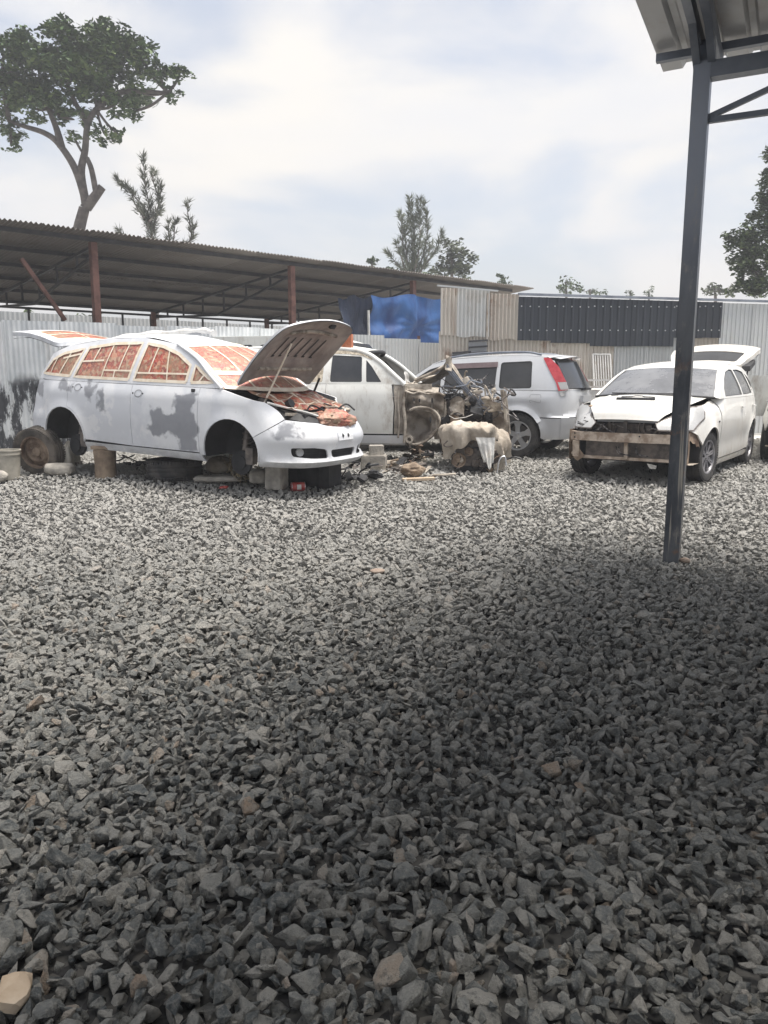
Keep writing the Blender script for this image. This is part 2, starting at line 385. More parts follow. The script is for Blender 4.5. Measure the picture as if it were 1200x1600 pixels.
def fence_mat():
    b = NB('stained_silver_fence'); q = b.sep(); wv = b.sep(b.warp(.5, 2.5))
    base = b.mix(b.rng(b.noise(3, 6, .6, b.map(scale=(1, 1, .4))), .3, .7), (.52, .55, .57), (.74, .76, .77))
    r_ = b.rng(b.noise(5, 6, .7, b.map(scale=(1, 1, .15))), .56, .7); base = b.mix(b.math('MULTIPLY', r_, .35), base, (.36, .31, .25))
    stn = b.math('MULTIPLY', b.rng(wv[2], 1.38, 1.15), b.math('MULTIPLY', b.rng(wv[0], -5.2, -5.0, 1, 0), b.rng(b.noise(4.5, 6, .75, b.map(scale=(1, 1, .35), loc=(0, 2, 0))), .40, .50)))
    base = b.mix(stn, base, b.mix(b.noise(9), (.02, .022, .028), (.09, .095, .105)))
    return b.done(base, .5, .35, b.noise(6, 5), .004, .5)
M['fence'] = fence_mat()
M['tarp'] = None
def tarp_mat(name, c1, c2):
    b = NB(name); c = b.mix(b.rng(b.noise(1.8, 6, .6, b.map(scale=(1, 1, .5))), .35, .65), c1, c2); c = b.mix(b.rng(b.noise(11, 5, .7), .6, .72, 0, .25), c, (.35, .40, .5))
    return b.done(c, .62, 0, b.noise(9, 5, .6), .02, .5)
M['tarp'] = tarp_mat('blue_tarpaulin', (.010, .050, .19), (.035, .13, .36))
M['navy'] = tarp_mat('navy_tarpaulin', (.012, .020, .045), (.02, .035, .075))
M['bark'] = simple('bark', (.07, .06, .055), (.15, .13, .115), 5, .9, 0, .03, 12)
M['leafA'] = leaf_mat('broad_leaves', (.03, .062, .02), (.07, .125, .036), (.14, .19, .055))
M['leafB'] = leaf_mat('grey_green_leaves', (.07, .085, .06), (.12, .14, .09), (.17, .19, .13))
M['leafC'] = leaf_mat('needle_foliage', (.075, .085, .06), (.12, .13, .095), (.17, .18, .13))
M['leafD'] = leaf_mat('dark_leaves', (.028, .05, .02), (.065, .10, .04), (.12, .155, .06))
M['sack'] = cloth('woven_sack', (.36, .31, .25), (.54, .49, .42), (.22, .12, .08))
M['whitebag'] = cloth('white_plastic_bag', (.60, .60, .58), (.74, .73, .70), (.45, .38, .30), .6)
M['rag'] = cloth('rag', (.44, .40, .33), (.60, .57, .50), (.10, .085, .07))
M['concrete'] = simple('concrete_block', (.30, .28, .25), (.46, .43, .38), 9, .95, 0, .012, 35)
M['wood'] = simple('weathered_wood', (.17, .125, .09), (.32, .25, .18), 6, .85, 0, .006, 40)
M['planky'] = simple('pale_plank', (.42, .32, .22), (.55, .45, .34), 6, .85, 0, .006, 40)
M['brick'] = simple('orange_brick', (.42, .13, .06), (.52, .20, .11), 14, .9, 0, .006, 60)
M['bucket'] = simple('cement_splashed_bucket', (.34, .32, .27), (.46, .43, .37), 7, .7, 0, .004, 30)
M['can'] = simple('red_tin', (.38, .03, .03), (.5, .12, .10), 18, .35)
M['weed'] = simple('dry_weed', (.20, .16, .10), (.34, .28, .18), 20, .9)
M['wirec'] = simple('wire_loom', (.02, .02, .025), (.30, .28, .27), 14, .6, lo=.45, hi=.6)
def stone_mat():
    b = NB('crushed_stone'); r_ = b.orand()
    col = b.ramp(r_, (0, (.135, .155, .165)), (.35, (.28, .296, .292)), (.62, (.42, .42, .395)), (.85, (.52, .505, .465)), (.955, (.62, .59, .53)), (.985, (.50, .37, .27)), (1, (.70, .67, .62)))
    n = b.noise(2.2, 7, .72); col = b.mix(b.rng(n, .42, .62, 0, .8), col, b.mix(.6, col, (.66, .64, .58)))
    n3 = b.rng(b.noise(3.2, 6, .7, b.map(loc=(5, 2, 1))), .53, .66, 0, .55); col = b.mix(n3, col, (.09, .10, .105))
    sp = b.rng(b.noise(12, 5, .75), .56, .70, 0, .4); col = b.mix(sp, col, (.36, .36, .34))
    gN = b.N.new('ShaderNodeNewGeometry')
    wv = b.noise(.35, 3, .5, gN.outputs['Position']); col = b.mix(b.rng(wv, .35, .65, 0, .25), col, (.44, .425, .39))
    yy = b.sep(gN.outputs['Position'])[1]; col = b.mix(b.rng(b.math('ADD', yy, b.math('MULTIPLY', wv, 2.0)), 3.0, 9.0, 0, .88), col, (.84, .82, .77))  # paler with depth: dust, plus brightness of sunlit far gravel put into colour
    return b.done(col, .92, 0, b.noise(3.5, 8, .75), .35, .8, spec=.25)
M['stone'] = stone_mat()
M['stonebig'] = simple('brown_grey_stone', (.14, .115, .09), (.26, .23, .19), 5, .9, 0, .02, 18)
def ground_mat():
    b = NB('gravel_bed'); v = b.voro(30, out='Color'); q = b.sep(v)
    col = b.ramp(q[0], (0, (.025, .025, .026)), (.5, (.06, .06, .058)), (1, (.14, .135, .125)))  # near bed kept dark: shade of the gaps between stones put into colour
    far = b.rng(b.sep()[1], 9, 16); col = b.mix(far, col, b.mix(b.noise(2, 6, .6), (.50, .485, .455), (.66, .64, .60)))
    return b.done(col, .95, 0, b.voro(30), .02, .8)
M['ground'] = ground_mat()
GAPS = set()

# ---------------------------------------------------------------- ground and gravel
def gh(x, y):
    d = math.hypot((x+2.5)/3.6, (y-10.2)/1.9); a = .09*(1-sstep(.35, 1.1, d))
    return a+.025*nz((x, y, 0), .7, 3)*sstep(3.5, 6, y)*(1-sstep(20, 30, abs(x)+y))
def ground():
    xs = [-900, -300, -100, -40, -20, -13]+[-10+.25*i for i in range(81)]+[13, 20, 40, 100, 300, 900]
    ys = [-300, -60, -15, -5, -2]+[-.5+.25*i for i in range(80)]+[22, 26, 34, 60, 150, 400, 1500]
    mb = MB(); vs = [(x, y, gh(x, y)-.034) for x in xs for y in ys]; m = len(ys)
    mb.add(vs, [(i*m+j, (i+1)*m+j, (i+1)*m+j+1, i*m+j+1) for i in range(len(xs)-1) for j in range(m-1)])
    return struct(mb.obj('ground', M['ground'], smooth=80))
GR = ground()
stone_meshes = []
for k in range(16):
    b = bmesh.new(); rr = random.Random(100+k)
    el = (rr.uniform(.95, 1.5), rr.uniform(.65, 1.0), rr.uniform(.40, .72))
    for i in range(rr.randint(9, 15)):
        p = Vector((rr.gauss(0, 1), rr.gauss(0, 1), rr.gauss(0, 1))).normalized()*rr.uniform(.82, 1.12)
        b.verts.new((p.x*el[0]*.5, p.y*el[1]*.5, p.z*el[2]*.5))
    ret = bmesh.ops.convex_hull(b, input=list(b.verts))
    for v in [v for v in b.verts if not v.link_faces]: b.verts.remove(v)
    bmesh.ops.dissolve_limit(b, angle_limit=R(9), verts=b.verts, edges=b.edges)
    bmesh.ops.bevel(b, geom=list(b.edges), offset=.018, segments=1, affect='EDGES', clamp_overlap=True)
    bmesh.ops.triangulate(b, faces=b.faces)
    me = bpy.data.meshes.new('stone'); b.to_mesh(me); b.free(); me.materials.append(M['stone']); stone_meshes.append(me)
def scatter_gravel():
    rr = random.Random(5); pts = []
    for (y0, y1, pitch, lay) in ((-1.0, 6.2, .034, 1), (6.2, 9.5, .043, 1), (9.5, 16.5, .055, 1), (-1.0, 5.5, .040, 2)):
        ny = int((y1-y0)/pitch)
        for j in range(ny):
            y = y0+j*pitch; hw = max(.62*y+1.0, 1.4)
            if y < .9: hw = 1.6
            for i in range(int(2*hw/pitch)):
                x = -hw+i*pitch+rr.uniform(-.6, .6)*pitch; yy = y+rr.uniform(-.6, .6)*pitch
                s = .042*math.exp(rr.gauss(0, .30)); s = min(s, .088)
                if rr.random() < .006: s *= 1.35
                if yy > 9.5: s *= 1.25
                z = gh(x, yy)+rr.uniform(-.018, .014)+.012*nz((x, yy, 0), 4, 1)
                if lay == 2: z -= .024
                tilt = .62
                pts.append((x, yy, z, rr.gauss(0, tilt), rr.gauss(0, tilt), rr.uniform(0, 6.28), s, s*rr.uniform(.8, 1.1), s*rr.uniform(.8, 1.15), rr.randrange(16)))
    return pts
GP = scatter_gravel()
def vis(p):
    return p[1] > 1.36 and abs(p[0]) < .52*(p[1]*math.cos(PITCH)+CAM_H*math.sin(PITCH))
near = sorted([p for p in GP if vis(p)], key=lambda p: p[0]**2+p[1]**2-p[6]*8-p[2]*6)[:298]
ns = set(id(p) for p in near)
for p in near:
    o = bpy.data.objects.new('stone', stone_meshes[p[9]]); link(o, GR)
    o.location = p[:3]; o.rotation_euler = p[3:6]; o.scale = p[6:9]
rest = [p for p in GP if id(p) not in ns]
def instancer(name, pts, meshes, parent):
    me = bpy.data.meshes.new(name); me.from_pydata([p[:3] for p in pts], [], [])
    a = me.attributes.new('rot', 'FLOAT_VECTOR', 'POINT'); a.data.foreach_set('vector', [c for p in pts for c in p[3:6]])
    a = me.attributes.new('scl', 'FLOAT_VECTOR', 'POINT'); a.data.foreach_set('vector', [c for p in pts for c in p[6:9]])
    a = me.attributes.new('idx', 'INT', 'POINT'); a.data.foreach_set('value', [p[9] for p in pts])
    o = bpy.data.objects.new(name, me); link(o, parent)
    col = bpy.data.collections.new('source')
    for m in meshes:
        q = bpy.data.objects.new('source', m); col.objects.link(q)
    g = bpy.data.node_groups.new('scatter', 'GeometryNodeTree')
    g.interface.new_socket('Geometry', in_out='INPUT', socket_type='NodeSocketGeometry'); g.interface.new_socket('Geometry', in_out='OUTPUT', socket_type='NodeSocketGeometry')
    A = g.nodes.new('NodeGroupInput'); Z = g.nodes.new('NodeGroupOutput'); I = g.nodes.new('GeometryNodeInstanceOnPoints'); C = g.nodes.new('GeometryNodeCollectionInfo')
    C.inputs['Collection'].default_value = col; C.inputs['Separate Children'].default_value = True; C.inputs['Reset Children'].default_value = True
    def at(nm, t):
        n = g.nodes.new('GeometryNodeInputNamedAttribute'); n.data_type = t; n.inputs['Name'].default_value = nm; return n.outputs[0]
    g.links.new(A.outputs[0], I.inputs['Points']); g.links.new(C.outputs[0], I.inputs['Instance']); I.inputs['Pick Instance'].default_value = True
    g.links.new(at('idx', 'INT'), I.inputs['Instance Index']); g.links.new(at('rot', 'FLOAT_VECTOR'), I.inputs['Rotation']); g.links.new(at('scl', 'FLOAT_VECTOR'), I.inputs['Scale'])
    g.links.new(I.outputs[0], Z.inputs[0])
    md = o.modifiers.new('scatter', 'NODES'); md.node_group = g
    return o
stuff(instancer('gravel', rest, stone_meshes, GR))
print('gravel', len(rest))

# ---------------------------------------------------------------- plan lines
def ONL(px, py, P, d):
    """point of the vertical plane through the plan line P + t d that the ray through the picture point meets"""
    r = PX(px, py, Y=1.0)-Vector((0, 0, CAM_H))
    det = d.x*(-r.y)+d.y*r.x      # P + d t = r k
    k = (P.x*d.y-P.y*d.x)/(r.x*d.y-r.y*d.x)
    return Vector((0, 0, CAM_H))+r*k
def corr_mesh(name, wd, ht, m, pitch=.076, amp=.011, prof='sin', rows=3, bend=.0, seed=0, xform=None, ragged=0, nn=None):
    """a profiled metal sheet; local X across, Z up, profile along Y"""
    if prof == 'sin':
        k = max(6, int(wd/pitch*6)); xs = [(wd*i/k, amp*math.sin(2*math.pi*(wd*i/k)/pitch)) for i in range(k+1)]
    else:
        xs = []; x = 0
        while x < wd:
            for dx, dy in ((0, 0), (pitch*.62, 0), (pitch*.72, amp), (pitch*.90, amp)):
                if x+dx < wd: xs.append((x+dx, dy))
            x += pitch
        xs.append((wd, 0))
    mb = MB(); rr = random.Random(seed); vs = []
    for j in range(rows+1):
        t = j/rows
        for x, y in xs:
            z = ht*t
            if ragged and j in (0,): z += ragged*nz((x, seed, 0), 3.1)
            yy = y+bend*nz((x*1.3, z, seed*3.3), 1.1)
            p = Vector((x, yy, z)); vs.append(xform(p) if xform else p)
    n = len(xs); mb.add(vs, [(j*n+i, j*n+i+1, (j+1)*n+i+1, (j+1)*n+i) for j in range(rows) for i in range(n-1)])
    return mb

# ---------------------------------------------------------------- long open shed on the left
ZE, ZR, DEP = 3.6, 3.02, 6.2
EA = PX(0, 355, z=ZE); EB = PX(690, 440, z=ZE)
eu = (EB-EA); eu.z = 0; eu.normalize(); en = Vector((-eu.y, eu.x, 0))
tl = -6.0; tr = (ONL(802, 453, EA, eu)-EA).dot(eu)
shed = thing('open_shed', 'long open shed with a dark corrugated lean-to roof on red posts behind the silver fence', 'shed', (EA.x, EA.y, 0), math.atan2(eu.y, eu.x))
def roofz(v): return ZE+(ZR-ZE)*(v/DEP)
W_ = .82; nsh = int((tr-tl)/W_)+1; proto = {}
for i in range(nsh):
    for j, (v0, v1) in enumerate(((-.25, 3.2), (3.05, DEP+.35))):
        key = (j, i % 3)
        if key not in proto:
            def xf(p, v0=v0, v1=v1, j=j):
                v = lerp(v0, v1, p.z); return Vector((p.x, v, roofz(v)+.05+p.y+(.012 if j == 0 else 0)))
            proto[key] = corr_mesh('sheet', W_+.05, 1, M['roofsheet'], amp=.017, pitch=.0785, xform=xf, rows=4, bend=.012, seed=i*5+j)
            o = proto[key].obj('roof_sheet', M['roofsheet'], shed, smooth=50, fix=False); proto[key] = o.data
        else:
            o = bpy.data.objects.new('roof_sheet', proto[key]); link(o, shed)
        o.location = (tl+i*W_, 0, (i % 2)*.004)
for v in (.05, 1.25, 2.45, 3.65, 4.85, DEP):
    MB().bar((tl, v, roofz(v)), (tr, v, roofz(v)), .05, .07).obj('purlin', M['truss'], shed)
def px_t(px, py=450): return (ONL(px, py, EA, eu)-EA).dot(eu)
posts = [px_t(150, 400), px_t(460, 430), px_t(650, 450), px_t(150, 400)*2-px_t(460, 430)]
for t in posts:
    MB().bar((t, .1, 0), (t, .1, roofz(.1)-.035), .11, .11, (0, 1, 0)).obj('post', M['redpost'], shed)
    MB().bar((t, DEP-.1, 0), (t, DEP-.1, roofz(DEP)-.04), .10, .10, (0, 1, 0)).obj('post', M['redpost'], shed)
for t in posts:
    tm = MB(); v0, v1 = .1, DEP
    za = lambda v: roofz(v)-.07
    tm.bar((t+.06, v0, za(v0)), (t+.06, v1, za(v1)), .05, .05)
    zb = lambda v: za(v)-.10-.45*(1-abs(2*v/DEP-1))*.9
    tm.bar((t+.06, v0, zb(v0)), (t+.06, DEP/2, zb(DEP/2)), .045, .045); tm.bar((t+.06, DEP/2, zb(DEP/2)), (t+.06, v1, zb(v1)), .045, .045)
    for q in (.15, .3, .45, .6, .75, .88): tm.bar((t+.06, DEP*q, zb(DEP*q)), (t+.06, DEP*q, za(DEP*q)), .035, .035)
    tm.obj('rafter_truss', M['truss'], shed)
tm = MB(); z1 = ZR-.12; z0 = ZR-.52
for z in (z0, z1): tm.bar((tl, DEP, z), (tr, DEP, z), .05, .05)
x = tl
while x < tr: tm.bar((x, DEP, z0), (x, DEP, z1), .04, .04); x += .78
tm.obj('rear_truss', M['truss'], shed)
MB().bar((px_t(45, 420), .3, 3.2), (px_t(113, 500), .3, 2.25), .06, .06).obj('brace', M['redpost'], shed)
# far corrugated wall behind the shed
BA = EA+en*8.2; bw = thing('boundary_wall', 'pale corrugated sheet wall far behind the open shed', 'wall', (BA.x, BA.y, 0), math.atan2(eu.y, eu.x))
t = px_t(160)-2.6
bm_ = [corr_mesh('s', .95, 2.95, None, pitch=.12, amp=.02, rows=1, seed=k).obj('sheet', M['greysheet'], bw, smooth=50, fix=False) for k in range(2)]
for i in range(22):
    o = bm_[i] if i < 2 else bpy.data.objects.new('sheet', bm_[i % 2].data)
    if i >= 2: link(o, bw)
    o.location = (t+i*.9, (i % 2)*.012, 0)

# silver fence between cars and shed
FP = Vector((-6.2, 12.9, 0)); fd = Vector((3.8, 2.15, 0)).normalized(); fn_ = Vector((-fd.y, fd.x, 0))
fence = thing('sheet_fence', 'silver corrugated sheet fence behind the cars, splashed with black stains at its left end', 'fence')
rr = random.Random(9)
s = -7.0; k = 0
s_end = (ONL(688, 560, FP, fd)-FP).dot(fd)
while s < s_end:
    wd = min(.92, s_end-s+.02); hh = 2.2-.2*sstep(5, 9, s)+rr.uniform(-.03, .03); ang = math.atan2(fd.y, fd.x)
    base = FP+fd*s
    def xf(p, base=base, k=k): return base+fd*p.x+fn_*(-p.y-(k % 2)*.012)+Vector((0, 0, p.z))
    corr_mesh('s', wd, hh, None, pitch=.076, amp=.010, rows=4, bend=.03, seed=k, xform=xf).obj('sheet', M['fence'] if s < 5.2 else M['greysheet'], fence, smooth=50, fix=False)
    s += .88; k += 1
for s in (-4, -1, 2, 5, 8): MB().bar(FP+fd*s+fn_*.06, FP+fd*s+fn_*.06+Vector((0, 0, 2.15)), .06, .06, (0, 1, 0)).obj('post', M['redpost'], fence)
for z in (.6, 1.9): MB().bar(FP-fd*7+fn_*.05+Vector((0, 0, z)), FP+fd*s_end+fn_*.05+Vector((0, 0, z)), .04, .05).obj('rail', M['truss'], fence)

# tarpaulins on the shed front
def tarp(name, pxa, pya, pxb, pyb, bota, botb, m, label, off, seed, folds=1.0):
    P = EA+en*off
    A = ONL(pxa, pya, P, eu); B = ONL(pxb, pyb, P, eu); C = ONL(pxa, bota, P, eu); D = ONL(pxb, botb, P, eu)
    def f(u, v):
        p = (A*(1-u)+B*u)*(1-v)+(C*(1-u)+D*u)*v
        sag = .05*math.sin(math.pi*u*3)*(1-v); knot = Vector((u-.62, v-.62))
        r = knot.length; a = math.atan2(knot.y, knot.x)
        d = .018*math.sin(a*9+seed)*math.exp(-r*3)*folds*min(1, r*6)+.02*math.sin(u*26+3*nz((u*3, v*2, 0), 1, seed+8))*(1-v)**2+.11*nz((u*2.2, v*2.4, 0), 1, seed)+.03*nz((u*9, v*3+u*4, 0), 1, seed+2)
        return p+en*(-.10-d*1.6)+Vector((0, 0, -sag-.05*nz((u*6, 0, 0), 1, seed)*(1 if v > .9 else 0)))
    mb = MB(); mb.grid(f, 70, 44); o = mb.obj(name, m, None, smooth=60, fix=False); tag(o, label, 'tarpaulin'); return o
tarp('tarpaulin', 576, 461, 689, 466, 538, 539, M['tarp'], 'blue tarpaulin hung creased and knotted under the shed roof edge', .0, 1)
tarp('tarpaulin', 529, 465, 574, 463, 540, 545, M['navy'], 'dark navy tarpaulin hanging beside the blue one', .12, 4, .3)
P = EA+en*-.1
a_ = ONL(572, 470, P, eu); b_ = ONL(577, 532, P, eu)
pl = thing('tied_pole', 'thin white pole standing between the navy and blue tarpaulins', 'pole', (b_.x, b_.y, 0))
MB().tube([Vector((0, 0, b_.z-.3)), Vector((-.02, 0, a_.z-b_.z+b_.z-.2))], .03, 8).obj('tube', M['whitebag'], pl, smooth=40)
MB().box((0, 0, 1.72), (.09, .09, .06)).obj('clamp', M['dark'], pl)

# ---------------------------------------------------------------- patched sheet wall on the right
WA = PX(690, 455, z=3.0); WB = PX(1200, 470, z=3.0); wu = (WB-WA); wu.z = 0; wu.normalize(); wnn = Vector((-wu.y, wu.x, 0))
WP = Vector((WA.x, WA.y, 0)); wall = thing('sheet_wall', 'tall patched wall of rusty and black metal sheets behind the silver car and the white hatchback', 'wall', WP, math.atan2(wu.y, wu.x))
def ws(px, py=500): q = ONL(px, py, WP, wu); return (q-WP).dot(wu), q.z
cache = {}
def wsheet(s0, s1, z0, z1, m, out, prof='sin', pitch=.076, amp=.012, name='sheet', bend=.012, seed=0, lean=0, ragged=0):
    mb = corr_mesh('s', s1-s0, z1-z0, None, pitch=pitch, amp=amp, prof=prof, rows=3, bend=bend, seed=seed, xform=lambda p: Vector((p.x+lean*p.z, -p.y, p.z)), ragged=ragged)
    o = mb.obj(name, M[m], wall, smooth=50 if prof == 'sin' else None, fix=False); o.location = (s0, -out, z0); return o
s0 = ws(686)[0]; rr = random.Random(3)
x = s0; k = 0
while x < 15:
    px_m = 'rustsheet' if rr.random() < .75 else 'greysheet'
    wsheet(x, x+.84, 0, ws(690, 530)[1]+.15+rr.uniform(-.03, .03), px_m, .0+(k % 2)*.014, pitch=.084, amp=.026, seed=k); x += .8; k += 1
# upper rusty sheets
cols = [(688, 714, 524), (713, 761, 526), (759, 808, 531)]
for i, (a, b, bot) in enumerate(cols):
    sa, zt = ws(a, 455+(a-688)*.03); sb, _ = ws(b); zb_ = ws(a, bot)[1]
    wsheet(sa, sb+.02, zb_, 3.0+(.06 if i < 2 else -.02), 'rustsheet' if i != 1 else 'greysheet', .03+i*.012, pitch=.084, amp=.026, seed=40+i, ragged=.05)
# black sheets with screws
bl = [(808, 860, 532), (860, 922, 536), (922, 985, 541), (985, 1050, 541), (1050, 1095, 528), (1095, 1123, 528)]
scw = MB()
for i, (a, b, bot) in enumerate(bl):
    sa, zt = ws(a, 462); sb, _ = ws(b); zb_ = ws(a, bot)[1]
    wsheet(sa, sb+.015, zb_, 2.93, 'blacksheet', .075+(i % 2)*.006, 'box', .17, .022, 'black_sheet', .004, 60+i)
    x = sa+.06
    while x < sb:
        for z in (ws(a, 479)[1], ws(a, 516)[1]): scw.lathe([(0, -.004), (.016, -.004), (.012, .012), (0, .016)], 6, Matrix.Translation((x, -.105, z)) @ Matrix.Rotation(R(90), 4, 'X'))
        x += .195
stuff(scw.obj('screw_row', M['alloy'], wall))
sa = ws(1124)[0]; k = 0
while sa < 16:
    wsheet(sa, sa+.86, 0 if k % 2 else .9, 2.92, 'greysheet', .04+(k % 2)*.014, 'box', .11, .018, seed=80+k); sa += .82; k += 1
MB().bar((ws(806)[0], -.10, 2.975), (16, -.10, 2.975), .06, .05).obj('capping', M['frame'], wall)
MB().bar((s0-.1, -.16, 3.09), (ws(772)[0], -.16, 3.02), .05, .03).obj('capping', M['galv'], wall)
for x in range(0, 16, 2): MB().bar((x+.4, .07, 0), (x+.4, .07, 2.9), .07, .07, (0, 1, 0)).obj('post', M['redpost'], wall)
# louvred vents resting against the wall
def louvre(a, b, c, d, label):
    sa, zt = ws(a, c); sb, _ = ws(b, c); zb_ = ws(a, d)[1]
    o = thing('louvre_frame', label, 'metal frame', WP+wu*sa-wnn*.14, math.atan2(wu.y, wu.x)); w2 = sb-sa; h2 = zt-zb_
    o.location.z = zb_
    MB().box((w2/2, .02, h2/2), (w2, .02, h2)).obj('backing', M['primer_dark'], o)
    n = max(2, int(h2/.12))
    for i in range(n+1):
        MB().bar((0, -.02, h2*i/n), (w2, -.02, h2*i/n+.03), .05, .035).obj('slat', M['truss'], o)
louvre(729, 757, 534, 562, 'dark slatted metal frame leaning higher on the rusty sheets above the silver car roof')
louvre(703, 731, 552, 562, 'low dark slatted metal frame leaning left of the taller one')
# small steel gate leaning on the wall
g0 = ONL(936, 596, WP-wnn*.35, wu); gt = thing('steel_gate', 'small white painted barred steel gate leaning on the rusty wall between two cars', 'gate', (g0.x, g0.y, 0), math.atan2(wu.y, wu.x))
gw, gh_ = .42, 1.78
fr = MB()
for x in (0, gw): fr.bar((x, -.0, 0), (x, .32, gh_), .035, .035, (0, 1, 0))
for z in (.9, gh_): fr.bar((0, .32*z/gh_, z), (gw, .32*z/gh_, z), .035, .035)
fr.obj('frame', M['whitebag'], gt)
for i in range(1, 7): MB().bar((gw*i/7, .16, .9), (gw*i/7, .32, gh_), .022, .018, (0, 1, 0)).obj('bar', M['whitebag'], gt)

# ---------------------------------------------------------------- shed over the camera: post, beams, roof
C0 = PX(1035, 80, z=3.55); C1 = PX(1003, 0, z=3.55); C2 = PX(1200, 50, z=3.55)
u2 = (C2-C0); u2.z = 0; u2.normalize(); v2 = Vector((u2.y, -u2.x, 0))
PB = PX(1049, 878, z=0)
print('shed2', C0, C1, C2, u2, v2, PB)
ns2 = thing('near_shed', 'near shed with grey steel post and trapezoid sheet roof reaching in at top right', 'shed', (C0.x, C0.y, 0), math.atan2(u2.y, u2.x))
def loc2(P): q = Vector(P)-Vector((C0.x, C0.y, 0)); return Vector((q.dot(u2), -q.dot(v2), q.z))   # local: X along eave, -Y towards camera
pb = loc2(PB); PT = PX(1098, 92, Y=PB.y+.0)
print('post local', pb, 'top z', PT.z)
ptz = 3.28
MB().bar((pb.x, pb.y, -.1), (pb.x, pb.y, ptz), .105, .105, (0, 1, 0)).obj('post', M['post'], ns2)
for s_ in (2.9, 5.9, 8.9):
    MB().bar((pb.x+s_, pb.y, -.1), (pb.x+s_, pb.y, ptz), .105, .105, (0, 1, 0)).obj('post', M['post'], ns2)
MB().bar((pb.x+.053, pb.y, ptz-.055), (9.2, pb.y, ptz-.055), .10, .10).obj('beam', M['frame'], ns2)
lt = MB(); x = pb.x+.053; k = 0
lt.bar((x, pb.y, 2.93), (9.2, pb.y, 2.93), .035, .035)
while x < 8.8:
    lt.bar((x, pb.y+.001, 2.95 if k % 2 == 0 else ptz-.12), (x+.62, pb.y+.001, ptz-.12 if k % 2 == 0 else 2.95), .032, .032); x += .62; k += 1
lt.obj('lattice', M['frame'], ns2)
sl2 = .045
def rz2(y): return 3.50-sl2*y*0+(-y)*sl2
YB = -9.6
for x in (pb.x-.035, pb.x+.055, 3.2, 6.2, 9.1):
    MB().bar((x, .0+pb.y*0-.05, rz2(0)-.10), (x, YB, rz2(YB)-.07), .05, .09).obj('rafter', M['frame'], ns2)
for x in (pb.x-.035, pb.x+.055):
    MB().bar((x, pb.y+.02, ptz-.02), (x, pb.y-.45, rz2(-1.2)-.10), .045, .05).obj('strut', M['frame'], ns2)
MB().bar((pb.x, pb.y, ptz-.01), (pb.x, pb.y, rz2(pb.y)-.115), .10, .10, (0, 1, 0)).obj('post_head', M['frame'], ns2)
for y in (-.10, -1.7, -3.3, -4.9, -6.5, -8.1, -9.5):
    MB().bar((-.02, y, rz2(y)-.035), (9.3, y, rz2(y)-.035), .05, .05).obj('purlin', M['frame'], ns2)
cache2 = {}
gq = PX(1150, 1500, z=0); gl = loc2(gq+sd*(3.75/sd.z)); gi = int((gl.x+.03)/.865); print('gap', gl, gi)
for i in range(11):
    for j, (ya, yb) in enumerate(((.26, -4.02), (-3.90, -6.60), (-6.45, -9.75))):
        if i == gi and j == 1: continue  # unseen sheet left out, opening added so sunlight reaches the near gravel
        if j not in cache2:
            def xf(p, ya=ya, yb=yb, j=j): y = lerp(ya, yb, p.z); return Vector((p.x, y, rz2(y)+p.y+.004+(.01 if j != 1 else 0)))
            cache2[j] = corr_mesh('s', .90, 1, None, pitch=.22, amp=.035, prof='box', rows=4, bend=.008, seed=j, xform=xf).obj('roof_sheet', M['shedroof'], ns2, fix=False)
            o = cache2[j]
        else: o = bpy.data.objects.new('roof_sheet', cache2[j].data); link(o, ns2)
        o.location = (i*.865-.03, 0, (i % 2)*.003)

# ---------------------------------------------------------------- trees
def leaves(mb, c, rad, n, size, rr, squash=.5, droop=0):
    """n leaf clumps in an ellipsoid, denser towards its surface"""
    for _ in range(n):
        d = Vector((rr.gauss(0, 1), rr.gauss(0, 1), rr.gauss(0, 1))).normalized()*(rr.random()**.45)
        p = Vector((c[0]+d.x*rad[0], c[1]+d.y*rad[1], c[2]+d.z*rad[2]))
        s = size*rr.uniform(.6, 1.3); a = rr.uniform(0, 6.28); t = rr.gauss(0, squash)
        ax = Vector((math.cos(a), math.sin(a), t-droop)).normalized(); bx = ax.cross(Vector((rr.gauss(0, .5), rr.gauss(0, .5), 1))).normalized()
        mb.add([p-ax*s*.5, p+bx*s*.28-ax*s*.05, p+ax*s*.5, p-bx*s*.28+ax*s*.05], [(0, 1, 2, 3)])
def crown(mb, blobs, Y, rr, size, dens, sub=12, ppm=None, droop=0):
    k = FPX/Y; out = []
    for (px, py, rx, ry) in blobs:
        c = PX(px, py, Y=Y); a = rx/k; b = ry/k; c.y += rr.uniform(-1, 1)*a*.6; out.append((c, a, b))
        nsub = max(4, int(sub*(rx+ry)/60))
        for i in range(nsub):
            d = Vector((rr.gauss(0, 1), rr.gauss(0, 1), rr.gauss(0, 1))).normalized()*rr.uniform(.45, .95)
            q = (c.x+d.x*a, c.y+d.y*a, c.z+d.z*b); r_ = rr.uniform(.22, .42)*min(a, b*1.2)+.06
            leaves(mb, q, (r_*1.15, r_*1.15, r_*.8), max(8, int(dens*(r_/size)**2)), size, rr, .5, droop)
    return out
def limb(mb, P, Y, r0, r1, dy=None):
    pts = [PX(p[0], p[1], Y=Y) for p in P]
    if dy: pts = [p+Vector((0, dy*i/(len(pts)-1), 0)) for i, p in enumerate(pts)]
    pts = catmull(pts, 5); n = len(pts); mb.tube(pts, [lerp(r0, r1, i/(n-1)) for i in range(n)], 9)
